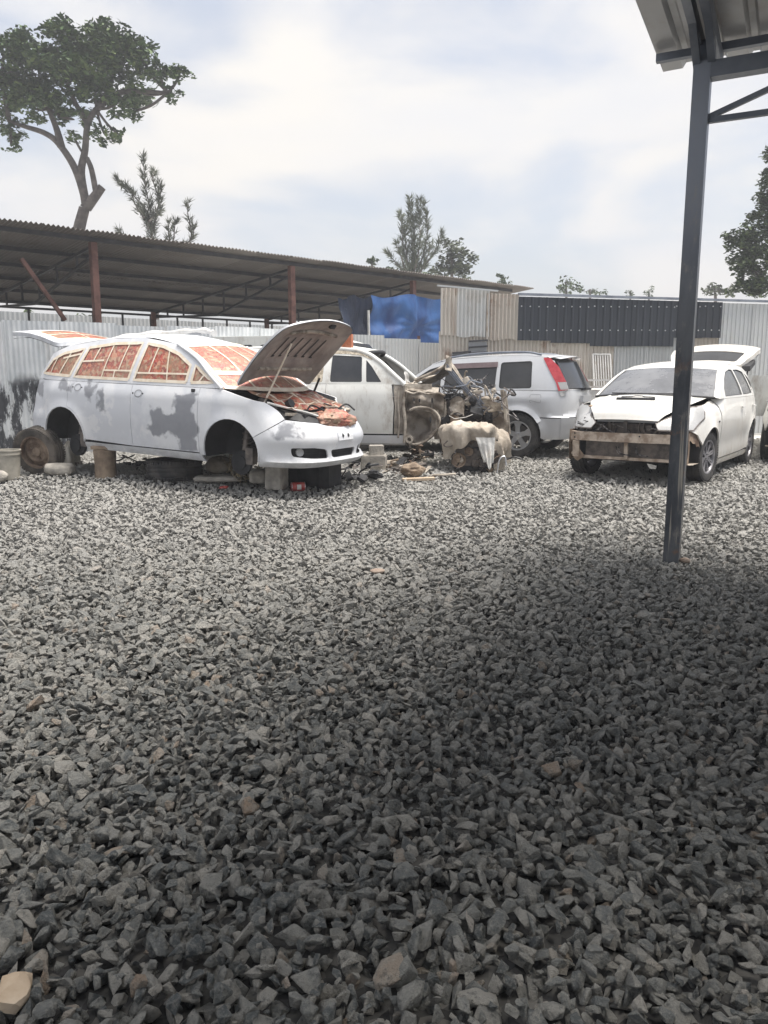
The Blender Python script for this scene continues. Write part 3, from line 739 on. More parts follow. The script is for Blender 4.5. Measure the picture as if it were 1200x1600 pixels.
def tree(name, label, kind, px, pyb, Y, trunk, blobs, lm, size, dens, sub=12, seed=1, r0=.2, twigs=True, droop=0, group=None):
    rr = random.Random(seed); base = PX(px, pyb, Y=Y); base.z = 0
    t = thing(name, label, 'tree', base, group=group); mb = MB()
    for P, a, b in trunk: limb(mb, P, Y, a, b)
    cm = MB(); cs = crown(cm, blobs, Y, rr, size, dens, sub, droop=droop)
    if twigs:
        anchors = [PX(*P[0][-1], Y=Y) for P in trunk]
        for c, a, b in cs:
            q = min(anchors, key=lambda p: (p-c).length); mid = (q+c)/2+Vector((0, 0, -.08*(q-c).length))
            mb.tube(catmull([q, mid, c], 4), [r0*.22, *[r0*.15]*7, r0*.06], 6)
    off = -base
    mb.v = [tuple(Vector(v)+off) for v in mb.v]; cm.v = [tuple(Vector(v)+off) for v in cm.v]
    mb.obj('trunk', M['bark'], t, smooth=60); cm.obj('crown', M[lm], t, fix=False)
    return t
YT = 25.0
tree('flat_topped_tree', 'big tree with dark spreading crown and forked bare trunk rising behind the shed', 'tree', 122, 372, YT,
     [([(118, 470), (122, 372), (132, 325)], .21, .16), ([(132, 325), (134, 315), (118, 265), (92, 225), (70, 208), (40, 198), (15, 190)], .14, .05), ([(134, 318), (127, 270), (133, 235), (137, 195), (150, 170)], .13, .07),
      ([(135, 325), (150, 305), (160, 292)], .16, .12), ([(150, 300), (143, 265), (136, 247)], .09, .07), ([(96, 230), (88, 200), (75, 170)], .12, .06), ([(138, 195), (120, 165), (105, 130)], .09, .05), ([(150, 172), (185, 145), (230, 143), (262, 145)], .09, .04), ([(15, 190), (5, 140), (2, 120)], .07, .05)],
     [(30, 48, 16, 14), (8, 85, 26, 28), (45, 92, 40, 30), (95, 78, 34, 32), (128, 62, 32, 24), (165, 58, 28, 22), (185, 80, 40, 30), (222, 92, 30, 28), (250, 112, 22, 18), (283, 118, 17, 16), (272, 148, 14, 12), (150, 100, 46, 38), (95, 125, 48, 34), (45, 135, 42, 34), (5, 140, 28, 34), (150, 142, 40, 26), (200, 130, 42, 24), (60, 175, 34, 20), (18, 195, 20, 22), (15, 228, 10, 14), (108, 180, 36, 20), (190, 165, 28, 17), (210, 172, 14, 14), (160, 208, 22, 14), (188, 212, 12, 8), (115, 215, 16, 10), (-25, 130, 40, 50)],
     'leafA', .18, 23, 16, 11, .27)
def plume(name, label, px, pyb, Y, stems, seed, lm='leafC', needle=.3, dens=46, wfac=1.0):
    rr = random.Random(seed); base = PX(px, pyb, Y=Y); base.z = 0
    t = thing(name, label, 'tree', base); mb = MB(); cm = MB()
    bark = MB(); bark.tube([Vector((0, 0, 0)), PX(px, pyb, Y=Y)-base], [.14, .10], 8)
    for P, wd in stems:
        pts = catmull([PX(p[0], p[1], Y=Y)+Vector((0, rr.uniform(-.5, .5), 0)) for p in P], 8); n = len(pts)
        bark.tube([p-base for p in pts], [lerp(.035, .006, i/(n-1)) for i in range(n)], 6)
        Lg = sum((pts[i+1]-pts[i]).length for i in range(n-1)); tot = int(dens*Lg*wd/.25)
        for _ in range(tot):
            u = rr.random()**.9; i = min(n-2, int(u*(n-1))); p = pts[i].lerp(pts[i+1], u*(n-1)-i); d = (pts[i+1]-pts[i]).normalized()
            side = Vector((rr.gauss(0, 1), rr.gauss(0, 1), rr.gauss(0, .4))); side = (side-d*side.dot(d)).normalized()
            lw = wd*(1-u*.7)*rr.uniform(.35, .95); bd = (d*rr.uniform(.8, 1.3)+side*.62).normalized(); q0 = p+side*.02
            for k in range(5):
                e0 = q0+bd*lw*(k+rr.random())/5; nd = (bd+Vector((rr.gauss(0, .35), rr.gauss(0, .35), rr.gauss(0, .35)))).normalized()
                q = nd.cross(Vector((rr.gauss(0, 1), rr.gauss(0, 1), rr.gauss(0, 1)))).normalized()*.016
                cm.add([e0-base-q, e0-base+q, e0+nd*needle*rr.uniform(.5, .9)-base], [(0, 1, 2)])
    bark.obj('trunk', M['bark'], t, smooth=60); cm.obj('crown', M[lm], t, fix=False); return t
plume('feathery_tree', 'feathery tree with bare upright tips behind the shed roof below the big tree', 238, 385, 27,
      [([(240, 395), (236, 340), (229, 290), (221, 243)], .42), ([(236, 360), (222, 325), (205, 300), (190, 285)], .36), ([(238, 350), (244, 320), (243, 285), (240, 265)], .3), ([(235, 360), (245, 335), (247, 300), (246, 280)], .3),
       ([(232, 345), (215, 320), (203, 295)], .3), ([(238, 390), (215, 380), (195, 370), (187, 358)], .25), ([(200, 385), (188, 365)], .16), ([(240, 390), (232, 360), (225, 330)], .5), ([(245, 395), (270, 385), (275, 355), (277, 345)], .24), ([(285, 392), (295, 365), (296, 335), (296, 318)], .28), ([(280, 390), (300, 370), (303, 350)], .25), ([(265, 395), (268, 370), (270, 350)], .25)], 3, dens=21)
plume('feathery_tree', 'pale feathery casuarina with thin upright branches rising at the middle of the shed roof', 646, 425, 32,
      [([(646, 435), (645, 390), (642, 345), (641, 300)], .45), ([(646, 430), (655, 385), (656, 340), (654, 312)], .42), ([(644, 430), (632, 395), (627, 355), (626, 330)], .40), ([(650, 430), (665, 385), (668, 345), (662, 315)], .40), ([(640, 435), (622, 415), (612, 400), (603, 390)], .25), ([(652, 430), (672, 405), (684, 385), (689, 365)], .32),
       ([(648, 430), (648, 380), (648, 335)], .5), ([(655, 430), (668, 400), (676, 375)], .35), ([(640, 430), (634, 385), (634, 350)], .4), ([(636, 432), (625, 400), (620, 375)], .3)], 5, 'leafB', .34, dens=21)
def smalltree(label, px, pyb, Y, blobs, lm='leafD', seed=1, size=.2, dens=18, name='tree', trunk=None):
    b0 = blobs[0]
    return tree(name, label, 'tree', px, pyb, Y, trunk or [([(px, pyb+30), (px, pyb), (b0[0], b0[1])], .09, .04)], blobs, lm, size, dens, 20, seed, .10)
smalltree('leafy tree with rounded lobes just right of the casuarina', 706, 430, 33, [(706, 385, 17, 16), (712, 402, 20, 16), (700, 415, 22, 16), (722, 392, 10, 10), (736, 400, 10, 9), (733, 415, 10, 12), (690, 425, 16, 12), (715, 428, 20, 14), (698, 398, 10, 12)], 'leafB', 21)
smalltree('small pointed dark treetop left of the casuarina', 582, 425, 34, [(581, 412, 8, 10), (582, 420, 11, 10), (579, 405, 5, 5)], 'leafD', 22)
smalltree('low bushy treetop at the foot of the casuarina', 612, 428, 36, [(610, 424, 14, 9), (625, 428, 12, 8), (668, 425, 16, 10)], 'leafD', 23)
smalltree('low treetop over the roof end left of the black sheets', 788, 458, 38, [(785, 440, 12, 9), (792, 448, 14, 9), (778, 448, 12, 8), (783, 433, 5, 5)], 'leafD', 24)
smalltree('rounded tree standing above the middle of the black sheet wall', 885, 462, 42, [(884, 440, 14, 10), (872, 448, 10, 9), (898, 448, 12, 9), (885, 452, 20, 10)], 'leafD', 25, .2, 9)
smalltree('small spreading treetop right beside the rounded tree above the wall', 922, 466, 43, [(922, 452, 15, 6), (930, 458, 12, 7), (912, 456, 8, 6)], 'leafD', 26, .2, 7)
smalltree('tiny treetop above the wall, left one of a small pair', 985, 462, 55, [(985, 455, 6, 6), (985, 461, 8, 5)], 'leafD', 27, .2)
smalltree('tiny treetop above the wall, right one of a small pair', 1014, 462, 55, [(1014, 454, 8, 6), (1014, 461, 9, 5)], 'leafD', 28, .2)
smalltree('grey green treetop low beside the big tree at the right edge', 1118, 466, 36, [(1116, 449, 10, 9), (1125, 456, 12, 8), (1102, 458, 12, 6), (1140, 458, 10, 9), (1148, 450, 7, 8)], 'leafB', 29)
tree('tall_tree', 'tall dense dark tree cut off by the right edge behind the wall', 'tree', 1215, 470, 24, [([(1215, 560), (1215, 470), (1212, 380), (1208, 300)], .26, .10), ([(1214, 470), (1190, 430), (1165, 390)], .07, .03), ([(1213, 430), (1197, 340)], .07, .04)],
     [(1137, 372, 11, 12), (1150, 385, 18, 16), (1168, 365, 20, 18), (1155, 405, 20, 16), (1172, 428, 24, 22), (1192, 390, 26, 26), (1195, 345, 20, 26), (1200, 300, 16, 24), (1203, 258, 12, 20), (1212, 240, 14, 14), (1192, 445, 28, 20), (1215, 330, 30, 50), (1225, 410, 30, 40), (1160, 448, 16, 14)], 'leafD', .15, 30, 16, 31, .25)
def bush_row(label, px0, px1, py, Y, seed, hh):
    rr = random.Random(seed); bl = []
    x = px0
    while x < px1: bl.append((x, py+rr.uniform(-6, 6), rr.uniform(18, 28), hh*rr.uniform(.8, 1.1))); x += 20
    return tree('hedge', label, 'tree', (px0+px1)/2, py+20, Y, [([((px0+px1)/2, py+40), ((px0+px1)/2, py)], .1, .05)], bl, 'leafD', .22, 6, 8, seed, .1, False)
h_ = bush_row('dark hedge seen through the left end of the open shed', -60, 170, 505, 27, 41, 16); h_['category'] = 'hedge'

# ---------------------------------------------------------------- vehicle toolkit
class Body:
    """lower body skin: (s, z) where s is the arc length round the plan from the front centre, positive to the car's right"""
    def __init__(s, plan, pf, ps, pr, xf, xr, extra=None):
        P = catmull([(x, u, 0) for x, u in plan], 10); s.P = P; s.S = [0]
        for a, b in zip(P, P[1:]): s.S.append(s.S[-1]+(b-a).length)
        s.pf, s.ps, s.pr, s.xf, s.xr, s.extra = pf, ps, pr, xf, xr, extra
        s.max = s.S[-1]
    def sx(s, x):
        for i in range(len(s.P)-1):
            if s.P[i].x >= x > s.P[i+1].x or (i and s.P[i].x >= x >= s.P[i+1].x):
                t = (s.P[i].x-x)/max(1e-9, s.P[i].x-s.P[i+1].x); return lerp(s.S[i], s.S[i+1], t)
        return 0 if x > s.P[0].x else s.max
    def su(s, u, rear=False):
        r = range(len(s.P)-1)
        if rear:
            for i in reversed(r):
                if s.P[i+1].y <= u <= s.P[i].y: return lerp(s.S[i+1], s.S[i], (u-s.P[i+1].y)/max(1e-9, s.P[i].y-s.P[i+1].y))
        for i in r:
            if s.P[i].y <= u <= s.P[i+1].y: return lerp(s.S[i], s.S[i+1], (u-s.P[i].y)/max(1e-9, s.P[i+1].y-s.P[i].y))
        return 0
    def at(s, q):
        q = min(max(q, 0), s.max-1e-6)
        lo, hi = 0, len(s.S)-1
        while hi-lo > 1:
            m = (lo+hi)//2
            if s.S[m] <= q: lo = m
            else: hi = m
        t = (q-s.S[lo])/max(1e-9, s.S[hi]-s.S[lo]); p = s.P[lo].lerp(s.P[hi], t)
        def tan(i):
            a = s.P[max(i-1, 0)]; b = s.P[min(i+1, len(s.P)-1)]
            if i == 0: return Vector((0, 1, 0))
            if i == len(s.P)-1: return Vector((0, -1, 0))
            return (b-a).normalized()
        d = tan(lo).lerp(tan(hi), t).normalized(); return p, Vector((d.y, -d.x, 0))
    def B(s, q, z, inw=0):
        sg = 1 if q >= 0 else -1; p, n = s.at(abs(q)); x = p.x
        wf = sstep(s.xf-.35, s.xf, x); wr = 1-sstep(s.xr, s.xr+.3, x)
        off = interp(s.ps, z)*(1-wf)*(1-wr)+interp(s.pf, z)*wf+interp(s.pr, z)*wr
        if s.extra: off -= s.extra(x, z)
        off += inw
        return Vector((x-n.x*off, -sg*(p.y-(-n.y)*off*-1 if False else p.y-n.y*off), z))
    def C(s, x, z, side, inw=0): return s.B(side*s.sx(x), z, inw)
    def poly(s, pts, side=1):
        """(x, z) outline to (s, z) outline"""
        return [(side*s.sx(x), z) for x, z in pts]
def flare(arches, R_, amt=.018):
    def f(x, z):
        v = 0
        for ax, az in arches:
            d = math.hypot(x-ax, z-az)-R_
            if -.02 < d < .12: v = max(v, amt*(1-sstep(.0, .10, d)))
        return v
    return f
class House:
    """glasshouse side skin in (x, z)"""
    def __init__(s, body, zb, k, q, inset=.0): s.b, s.zb, s.k, s.q, s.i = body, zb, k, q, inset
    def y(s, x, z):
        yb = -s.b.C(x, s.zb, 1).y-s.i; h = max(0, z-s.zb); return yb-s.k*h-s.q*h*h
    def G(s, x, z, side, inw=0): return Vector((x, -side*(s.y(x, z)-inw), z))
def strip(mb, fn, pts, wd, off=-.004):
    """a flat ribbon on a skin along a polyline in skin coordinates"""
    P = []
    for i in range(len(pts)-1):
        a, b = Vector(pts[i]), Vector(pts[i+1]); k = max(1, int((b-a).length/.08))
        P += [a+(b-a)*(j/k) for j in range(k)]
    P.append(Vector(pts[-1])); vs = []
    for i, p in enumerate(P):
        d = (P[min(i+1, len(P)-1)]-P[max(i-1, 0)])
        if d.length < 1e-6: d = Vector((1, 0))
        d.normalize(); n = Vector((-d.y, d.x))*wd/2; vs += [fn(p.x+n.x, p.y+n.y, off), fn(p.x-n.x, p.y-n.y, off)]
    mb.add(vs, [(2*i, 2*i+1, 2*i+3, 2*i+2) for i in range(len(P)-1)])
def loft(name, m, parent, st, v0=-1, v1=1, nv=16, sub=4, smooth=50, dz=0, bump=None):
    """skin across the car through stations (x, half width, z, forward bulge, upward bulge)"""
    T = [Vector(a[:3]) for a in st]; Q = catmull(T, sub); bx = []; n = len(Q)
    ks = [(a[3], a[4]) for a in st]
    def bl(i):
        f = i/sub; k = min(int(f), len(ks)-2); t = f-k; return lerp(ks[k][0], ks[k+1][0], t), lerp(ks[k][1], ks[k+1][1], t)
    def f(u, v):
        i = min(int(round(u*(n-1))), n-1); p = Q[i]; a, b = bl(i); w_ = lerp(v0, v1, v); c = 1-w_*w_
        q = Vector((p.x+a*c, w_*p.y, p.z+b*c+dz))
        if bump: q.z += bump(q.x, q.y)
        return q
    mb = MB(); mb.grid(f, n-1, nv); o = mb.obj(name, m, parent, smooth=smooth, fix=False); return o, f
def wheel(parent, loc, r=.32, wd=.205, kind='alloy', side=1, steer=0, tyre=True, name='wheel', spokes=5, asthing=False):
    """wheel whose outer face looks to local -Y*side"""
    if asthing: root = parent
    else:
        root = bpy.data.objects.new(name, None); link(root, parent); root.empty_display_size = .1
        root.location = loc; root.rotation_euler = (0, 0, (0 if side == 1 else math.pi)+steer)
    A = Matrix.Rotation(R(90), 4, 'X')      # lathe Z -> -Y
    h = wd/2; rr_ = r*.66
    if tyre:
        pr = [(rr_, -h*.82), (rr_*1.03, -h*.95), (r*.80, -h*1.02), (r*.93, -h*.98), (r*.985, -h*.82)]
        g = .010
        for a in (-.55, -.1, .35):
            pr += [(r, h*(a-.12)), (r-g, h*(a-.08)), (r-g, h*(a+.06)), (r, h*(a+.10))]
        pr += [(r*.985, h*.82), (r*.93, h*.98), (r*.80, h*1.02), (rr_*1.03, h*.95), (rr_, h*.82)]
        mb = MB().lathe(pr, 56, A); n = 60
        for k in range(n):
            a = 2*math.pi*k/n
            for sy in (-1, 1):
                c = Vector((math.cos(a)*r*.985, sy*h*.80, math.sin(a)*r*.985)); mb.box(c, (.018, h*.34, .011), (0, -a+math.pi/2, 0))
        mb.obj('tyre', M['rubber'], root, smooth=35)
    mt = M[{'alloy': 'alloy', 'dark': 'darkalloy', 'steel': 'rusty'}[kind]]
    rim = MB(); rim.lathe([(rr_, -h*.85), (rr_*.94, -h*.5), (rr_*.92, h*.5), (rr_*.95, h*.72), (rr_*1.03, h*.86), (rr_*1.02, h*.93), (rr_*.93, h*.90), (rr_*.90, h*.70)], 40, A)
    if kind == 'steel':
        rim.lathe([(rr_*.92, h*.3), (rr_*.8, h*.45), (rr_*.62, h*.62), (rr_*.5, h*.40), (rr_*.3, h*.38), (rr_*.26, h*.6), (0, h*.6)], 32, A)
        for k in range(5):
            a = 2*math.pi*k/5; rim.lathe([(0, 0), (.012, 0), (.012, .02), (0, .02)], 6, A @ Matrix.Translation((math.cos(a)*rr_*.40, math.sin(a)*rr_*.40, h*.40)))
    else:
        rim.lathe([(rr_*.27, h*.30), (rr_*.27, h*.66), (rr_*.18, h*.74), (0, h*.74)], 24, A)
        for k in range(spokes):
            a = 2*math.pi*k/spokes+.3
            for da in ((0,) if spokes == 5 else (-.10, .10)):
                w1, w2 = (rr_*.17, rr_*.30) if spokes == 5 else (rr_*.05, rr_*.06)
                pa = lambda rad, w_, z, a=a+da: [A @ Vector((math.cos(a)*rad-math.sin(a)*w_*s_, math.sin(a)*rad+math.cos(a)*w_*s_, z)) for s_ in (-1, 1)]
                vs = pa(rr_*.16, w1, h*.66)+pa(rr_*.60, w1*.95, h*.74)+pa(rr_*.95, w2, h*.80)+pa(rr_*.16, w1, h*.40)+pa(rr_*.60, w1*.95, h*.50)+pa(rr_*.95, w2, h*.56)
                rim.add(vs, [(0, 1, 3, 2), (2, 3, 5, 4), (0, 2, 8, 6), (2, 4, 10, 8), (1, 7, 9, 3), (3, 9, 11, 5), (6, 8, 9, 7), (8, 10, 11, 9), (4, 5, 11, 10)])
        for k in range(5):
            a = 2*math.pi*k/5+.93; rim.lathe([(0, 0), (.011, 0), (.011, .02), (0, .02)], 6, A @ Matrix.Translation((math.cos(a)*rr_*.20, math.sin(a)*rr_*.20, h*.72)))
    rim.obj('rim', mt, root, smooth=40)
    MB().lathe([(0, -h*.2), (rr_*.72, -h*.2), (rr_*.72, -h*.05), (0, -h*.05)], 28, A).obj('brake_disc', M['steel'], root, smooth=40)
    return root
def liner(parent, ax, az, R_, side, y0, y1, m='inner'):
    mb = MB(); n = 20; vs = []
    for i in range(n+1):
        a = R(-12+204*i/n)
        for y in (y0, y1): vs.append((ax+R_*math.cos(a), -side*y, az+R_*math.sin(a)))
    mb.add(vs, [(2*i, 2*i+1, 2*i+3, 2*i+2) for i in range(n)])
    mb.add([(ax+R_*math.cos(R(-12+204*i/n)), -side*y1, az+R_*math.sin(R(-12+204*i/n))) for i in range(n+1)], [tuple(range(n+1))])
    mb.obj('wheel_arch_liner', M[m], parent, smooth=50)
def seat(parent, x, y, z, m='inner'):
    mb = MB(); mb.box((x, y, z+.28), (.5, .48, .16)); mb.box((x-.26, y, z+.62), (.14, .46, .62), (0, R(-12), 0)); mb.box((x-.36, y, z+1.0), (.10, .24, .16), (0, R(-12), 0)); mb.obj('seat', M[m], parent)
def crumple(mb, fn, nu, nv): mb.grid(fn, nu, nv)

# ---------------------------------------------------------------- the primered MPV covered with masking paper
def make_wish():
    g = math.sin(.509), math.cos(.509)
    t = thing('masked_minivan', 'silver grey primered minivan without wheels, windows masked with red printed paper and bonnet propped open', 'car',
              (-1.676+.85*g[0], 8.39+.85*g[1], .17), -.509)
    t.rotation_euler = (0, .032, -.509)
    plan = [(.95, 0), (.945, .22), (.90, .45), (.77, .65), (.50, .78), (.1, .838), (-.6, .85), (-1.5, .85), (-2.4, .848), (-2.9, .83), (-3.26, .77), (-3.44, .60), (-3.50, .32), (-3.52, 0)]
    F, RA, RR = (0, .33), (-2.62, .33), .355
    b = Body(plan, [(.18, .11), (.22, .03), (.275, -.012), (.30, .03), (.42, .025), (.46, .0), (.54, .015), (.60, .05), (.66, .09), (.72, .14), (.80, .24), (.9, .4)],
             [(.18, .10), (.22, .045), (.28, .03), (.36, .022), (.55, .002), (.70, .0), (.80, .008), (.88, .012), (.94, .035), (1.0, .06), (1.04, .10)],
             [(.2, .08), (.3, .0), (.55, 0), (.66, .03), (.8, .05), (1.05, .12)], .62, -3.15, flare([F, RA], RR, .02))
    h = House(b, 1.0, .26, .30, .0)
    rail = [(-.14, 1.0), (-.34, 1.14), (-.58, 1.31), (-.93, 1.465), (-1.49, 1.535), (-2.1, 1.51), (-2.73, 1.42), (-3.02, 1.32), (-3.22, 1.02)]
    wins = [[(-.66, 1.05), (-.645, 1.235), (-.86, 1.355), (-1.13, 1.435), (-1.385, 1.465), (-1.46, 1.05)], [(-.585, 1.05), (-.57, 1.235), (-.27, 1.06)],
            [(-1.55, 1.05), (-1.475, 1.472), (-1.9, 1.46), (-2.33, 1.405), (-2.47, 1.055)], [(-2.55, 1.06), (-2.41, 1.39), (-2.75, 1.33), (-2.95, 1.25), (-3.13, 1.08)]]
    seams = [[[(-.95, 1.06), (-1.02, 1.39)], [(-.66, 1.14), (-1.45, 1.13)], [(-1.25, 1.13), (-1.2, 1.44)]], [[(-.48, 1.06), (-.42, 1.14)]],
             [[(-2.0, 1.06), (-1.93, 1.45)], [(-1.55, 1.15), (-2.0, 1.145)], [(-2.02, 1.26), (-2.38, 1.24)], [(-1.74, 1.16), (-1.68, 1.46)], [(-2.2, 1.24), (-2.14, 1.42)], [(-1.8, 1.06), (-1.8, 1.14)]], [[(-2.76, 1.07), (-2.62, 1.36)], [(-2.45, 1.33), (-2.75, 1.27)], [(-2.95, 1.08), (-2.86, 1.28)]]]
    P = M['primer']
    su = b.su
    for sd_ in (1, -1):
        B = b.B; Q = lambda pts: b.poly(pts, sd_)
        fa = arc(F[0], F[1], RR, 190, 30)
        panel('front_wing', P, t, Q([(-.44, .27)]+fa+[(.62, .705), (.52, .785), (.38, .878), (.1, .94), (-.14, .995), (-.44, 1.0)]), B)
        panel('front_door', P, t, Q([(-.44, .29), (-.44, 1.0), (-1.46, 1.0), (-1.46, .29)]), B)
        panel('rear_door', P, t, Q([(-1.46, .29), (-1.46, 1.0), (-2.52, 1.0), (-2.53, .71)]+[p for p in arc(RA[0], RA[1], RR+.025, 72, -3, 10)]), B)
        ra = arc(RA[0], RA[1], RR, -8, 192)
        panel('rear_quarter', P, t, Q([(-2.52, 1.0), (-2.53, .71)]+arc(RA[0], RA[1], RR+.025, 72, 0, 8)+ra+[(-3.0, .40), (-3.38, .44), (-3.47, .52), (-3.475, .98), (-3.2, 1.0)]), B)
        panel('sill', P, t, Q([(-.38, .19), (-.40, .283), (-2.25, .283), (-2.26, .20)]), B)
        G = lambda x, z, i, s_=sd_: h.G(x, z, s_, i)
        panel('window_frame', P, t, rail+[(-3.0, 1.003), (-1.5, 1.003)], G, holes=wins, gap=0, res=.07)
        for w_, sm in zip(wins, seams):
            o = panel('window_cover', M['paper'], t, w_, G, gap=-.006, rim=0, res=.09)
            for v in o.data.vertices: v.co.y += sd_*.006
            tp = MB(); strip(tp, G, w_+[w_[0]], .034, -.004)
            for q in sm: strip(tp, G, q, .020, -.002)
            tp.obj('tape', M['tape'], o, fix=False)
        # door handle recess
        for hx, hz_ in ((-1.34, .90), (-2.36, .93)):
            mb = MB(); pts = [(b.sx(hx)+.055*math.cos(a), hz_+.040*math.sin(a)) for a in [2*math.pi*i/14 for i in range(15)]]
            strip(mb, lambda u, v, i, s_=sd_: b.B(s_*u, v, i), pts, .012, -.004); mb.obj('handle_recess', M['primer_dark'], t, fix=False)
            mb = MB()
            for dx in (-.085, .07): 
                c = b.C(hx+dx, hz_, sd_, -.002); mb.lathe([(0, 0), (.012, 0)], 8, Matrix.Translation(c) @ Matrix.Rotation(R(90), 4, 'X'))
            mb.obj('bolt_hole', M['dark'], t, fix=False)
        mb = MB(); c = b.C(-.53, .965, sd_, -.004); mb.box(c, (.05, .012, .035)); mb.obj('mirror_socket', M['dark'], t)
        liner(t, *F, RR+.02, sd_, .80, .45); liner(t, *RA, RR+.02, sd_, .80, .48)
        # hub, brake disc, spring
        for ax, az in (F, RA):
            A = Matrix.Translation((ax, -sd_*.62, az-.13)) @ Matrix.Rotation(R(90), 4, 'X')
            mb = MB().lathe([(0, -.01), (.135, -.01), (.135, .03), (.075, .03), (.075, .05), (0, .05)], 28, A); mb.obj('brake_disc', M['inner'], t, smooth=40)
            mb = MB(); mb.box((ax+.12, -sd_*.62, az-.05), (.10, .08, .18)); mb.tube([(ax, -sd_*.6, az-.1), (ax, -sd_*.5, az+.35)], .035, 8)
            mb.tube([(ax+.06*math.cos(k*.7), -sd_*.53+.06*math.sin(k*.7), az+.02+k*.007) for k in range(44)], .008, 5); mb.obj('strut', M['steel'], t, smooth=50)
    # bumpers
    rt = [(su(.66), .655), (su(.5), .66), (su(.3), .635)]
    half = [(b.sx(.345), .19), *[(b.sx(x), z) for x, z in arc(F[0], F[1], RR, -5, 30, 5)], (b.sx(.62), .70), (b.sx(.76), .69), (su(.40), .668), (su(.25), .635)]
    outl = half+[(0, .615)]+[(-p[0], p[1]) for p in reversed(half)]
    holes = [roundpoly([(-su(.22), .295), (su(.22), .295), (su(.25), .375), (-su(.25), .375)], .03)]
    for q in (1, -1): holes.append(roundpoly([(q*su(.29), .295), (q*su(.50), .30), (q*b.sx(.715), .325), (q*b.sx(.70), .41), (q*su(.50), .41), (q*su(.32), .385)], .03))
    panel('front_bumper', P, t, outl, b.B, holes=holes, res=.05)
    MB().grid(lambda u, v: b.B(lerp(-b.sx(.66), b.sx(.66), u), lerp(.27, .45, v), .06), 30, 4).obj('grille_backing', M['dark'], t, fix=False)
    for k in range(4):
        mb = MB(); strip(mb, b.B, [(-su(.60), .31+k*.027), (su(.60), .31+k*.027)], .007, .035); mb.obj('grille_bar', M['inner'], t, fix=False)
    for q in (1, -1):
        p, n = b.at(su(.57)); p, n = b.at(su(.635)); c = b.B(q*su(.635), .365, .035); nn_ = Vector((n.x, -q*n.y, 0))
        mt_ = Matrix.Translation(c) @ nn_.to_track_quat('Z', 'Y').to_matrix().to_4x4()
        o = MB().lathe([(0, .0), (.028, .003), (.034, .010), (.038, .02), (.042, .012), (.044, -.02)], 24, mt_).obj('fog_lamp', M['lamp'], t, smooth=50)
        panel('headlamp_recess', M['dark'], t, [(q*b.sx(.61), .708), (q*b.sx(.39), .872), (q*b.sx(.62), .81), (q*su(.50), .775), (q*su(.30), .73), (q*su(.32), .655), (q*su(.5), .67)], lambda u, v, i: b.B(u, v, .05+i), rim=0)
        mb = MB(); mb.tube([b.B(q*b.sx(.40), .872, .02), b.B(q*b.sx(.62), .815, .0), b.B(q*su(.50), .78, .01), b.B(q*su(.30), .735, .02)], .012, 8); mb.obj('lamp_trim', M['whitebag'], t, smooth=50)
    mb = MB(); mb.grid(lambda u, v: b.B(lerp(-.15, .15, u), lerp(.475, .565, v), -.006), 6, 2); mb.obj('plate_recess', P, t, fix=False)
    mb = MB()
    for y in (-.055, .055):
        for k in range(1): mb.add([b.B(y+dx, .525+dz, -.010) for dx, dz in ((0, -.028), (.022, 0), (0, .028), (-.022, 0))], [(0, 1, 2, 3)])
    mb.obj('plate_hole', M['dark'], t, fix=False)
    panel('rear_bumper', P, t, [(b.sx(-2.98), .24), (b.sx(-2.99), .40), (b.sx(-3.29), .44), (b.max, .52), (b.max+.001, .25)], lambda u, v, i: b.B(u, v, i))
    panel('rear_bumper', P, t, [(-b.sx(-2.98), .24), (-b.sx(-2.99), .40), (-b.sx(-3.29), .44), (-b.max, .52), (-b.max-.001, .25)], lambda u, v, i: b.B(u, v, i))
    # windscreen, roof
    def st(x, z, bx, bz): return (x, h.y(x, z), z, bx, bz)
    o, f = loft('windscreen_cover', M['paper'], t, [st(-.14, 1.0, .40, -.03), st(-.34, 1.14, .32, .0), st(-.58, 1.31, .24, .02), st(-.93, 1.465, .16, .04)], -.985, .985, 20)
    fn = lambda u, v, i: f(max(0, min(1, u)), (v+1)/2)+Vector((.6, 0, .8))*(-i)
    tp = MB()
    for q in ([(0.02, -.96), (.98, -.96)], [(.02, .96), (.98, .96)], [(.03, -.97), (.03, .97)], [(.97, -.97), (.97, .97)]): strip(tp, fn, q, .05, -.004)
    for v in (-.62, -.25, .12, .5): strip(tp, fn, [(.02, v), (.98, v+.08)], .03, -.006)
    for u in (.36, .68): strip(tp, fn, [(u, -.96), (u, .96)], .03, -.005)
    tp.obj('tape', M['tape'], o, fix=False)
    # pillars between cover and side: the loft reaches the rail, trim tube hides the seam
    for sd_ in (1, -1):
        MB().tube(catmull([h.G(x, z, sd_, -.001)+Vector((0, 0, .0)) for x, z in rail[:4]], 5), .020, 8).obj('pillar_trim', P, t, smooth=60)
    loft('roof', P, t, [st(-.93, 1.465, .16, .04), st(-1.25, 1.52, .08, .055), st(-1.49, 1.535, .03, .06), st(-2.1, 1.51, 0, .06), st(-2.73, 1.42, -.08, .07), st(-2.95, 1.35, -.12, .07)], nv=20)
    # inside shell
    mb = MB(); mb.box((-1.3, 0, .60), (1.8, 1.58, .70)); mb.box((-2.7, 0, .62), (1.2, .92, .66)); mb.box((.1, 0, .5), (1.2, .88, .5)); mb.box((-3.2, 0, .6), (.3, 1.3, .6)); mb.obj('floor_shell', M['inner'], t)
    MB().box((-.1, 0, 1.0), (.02, 1.4, .05)).obj('cowl', M['primer_dark'], t)
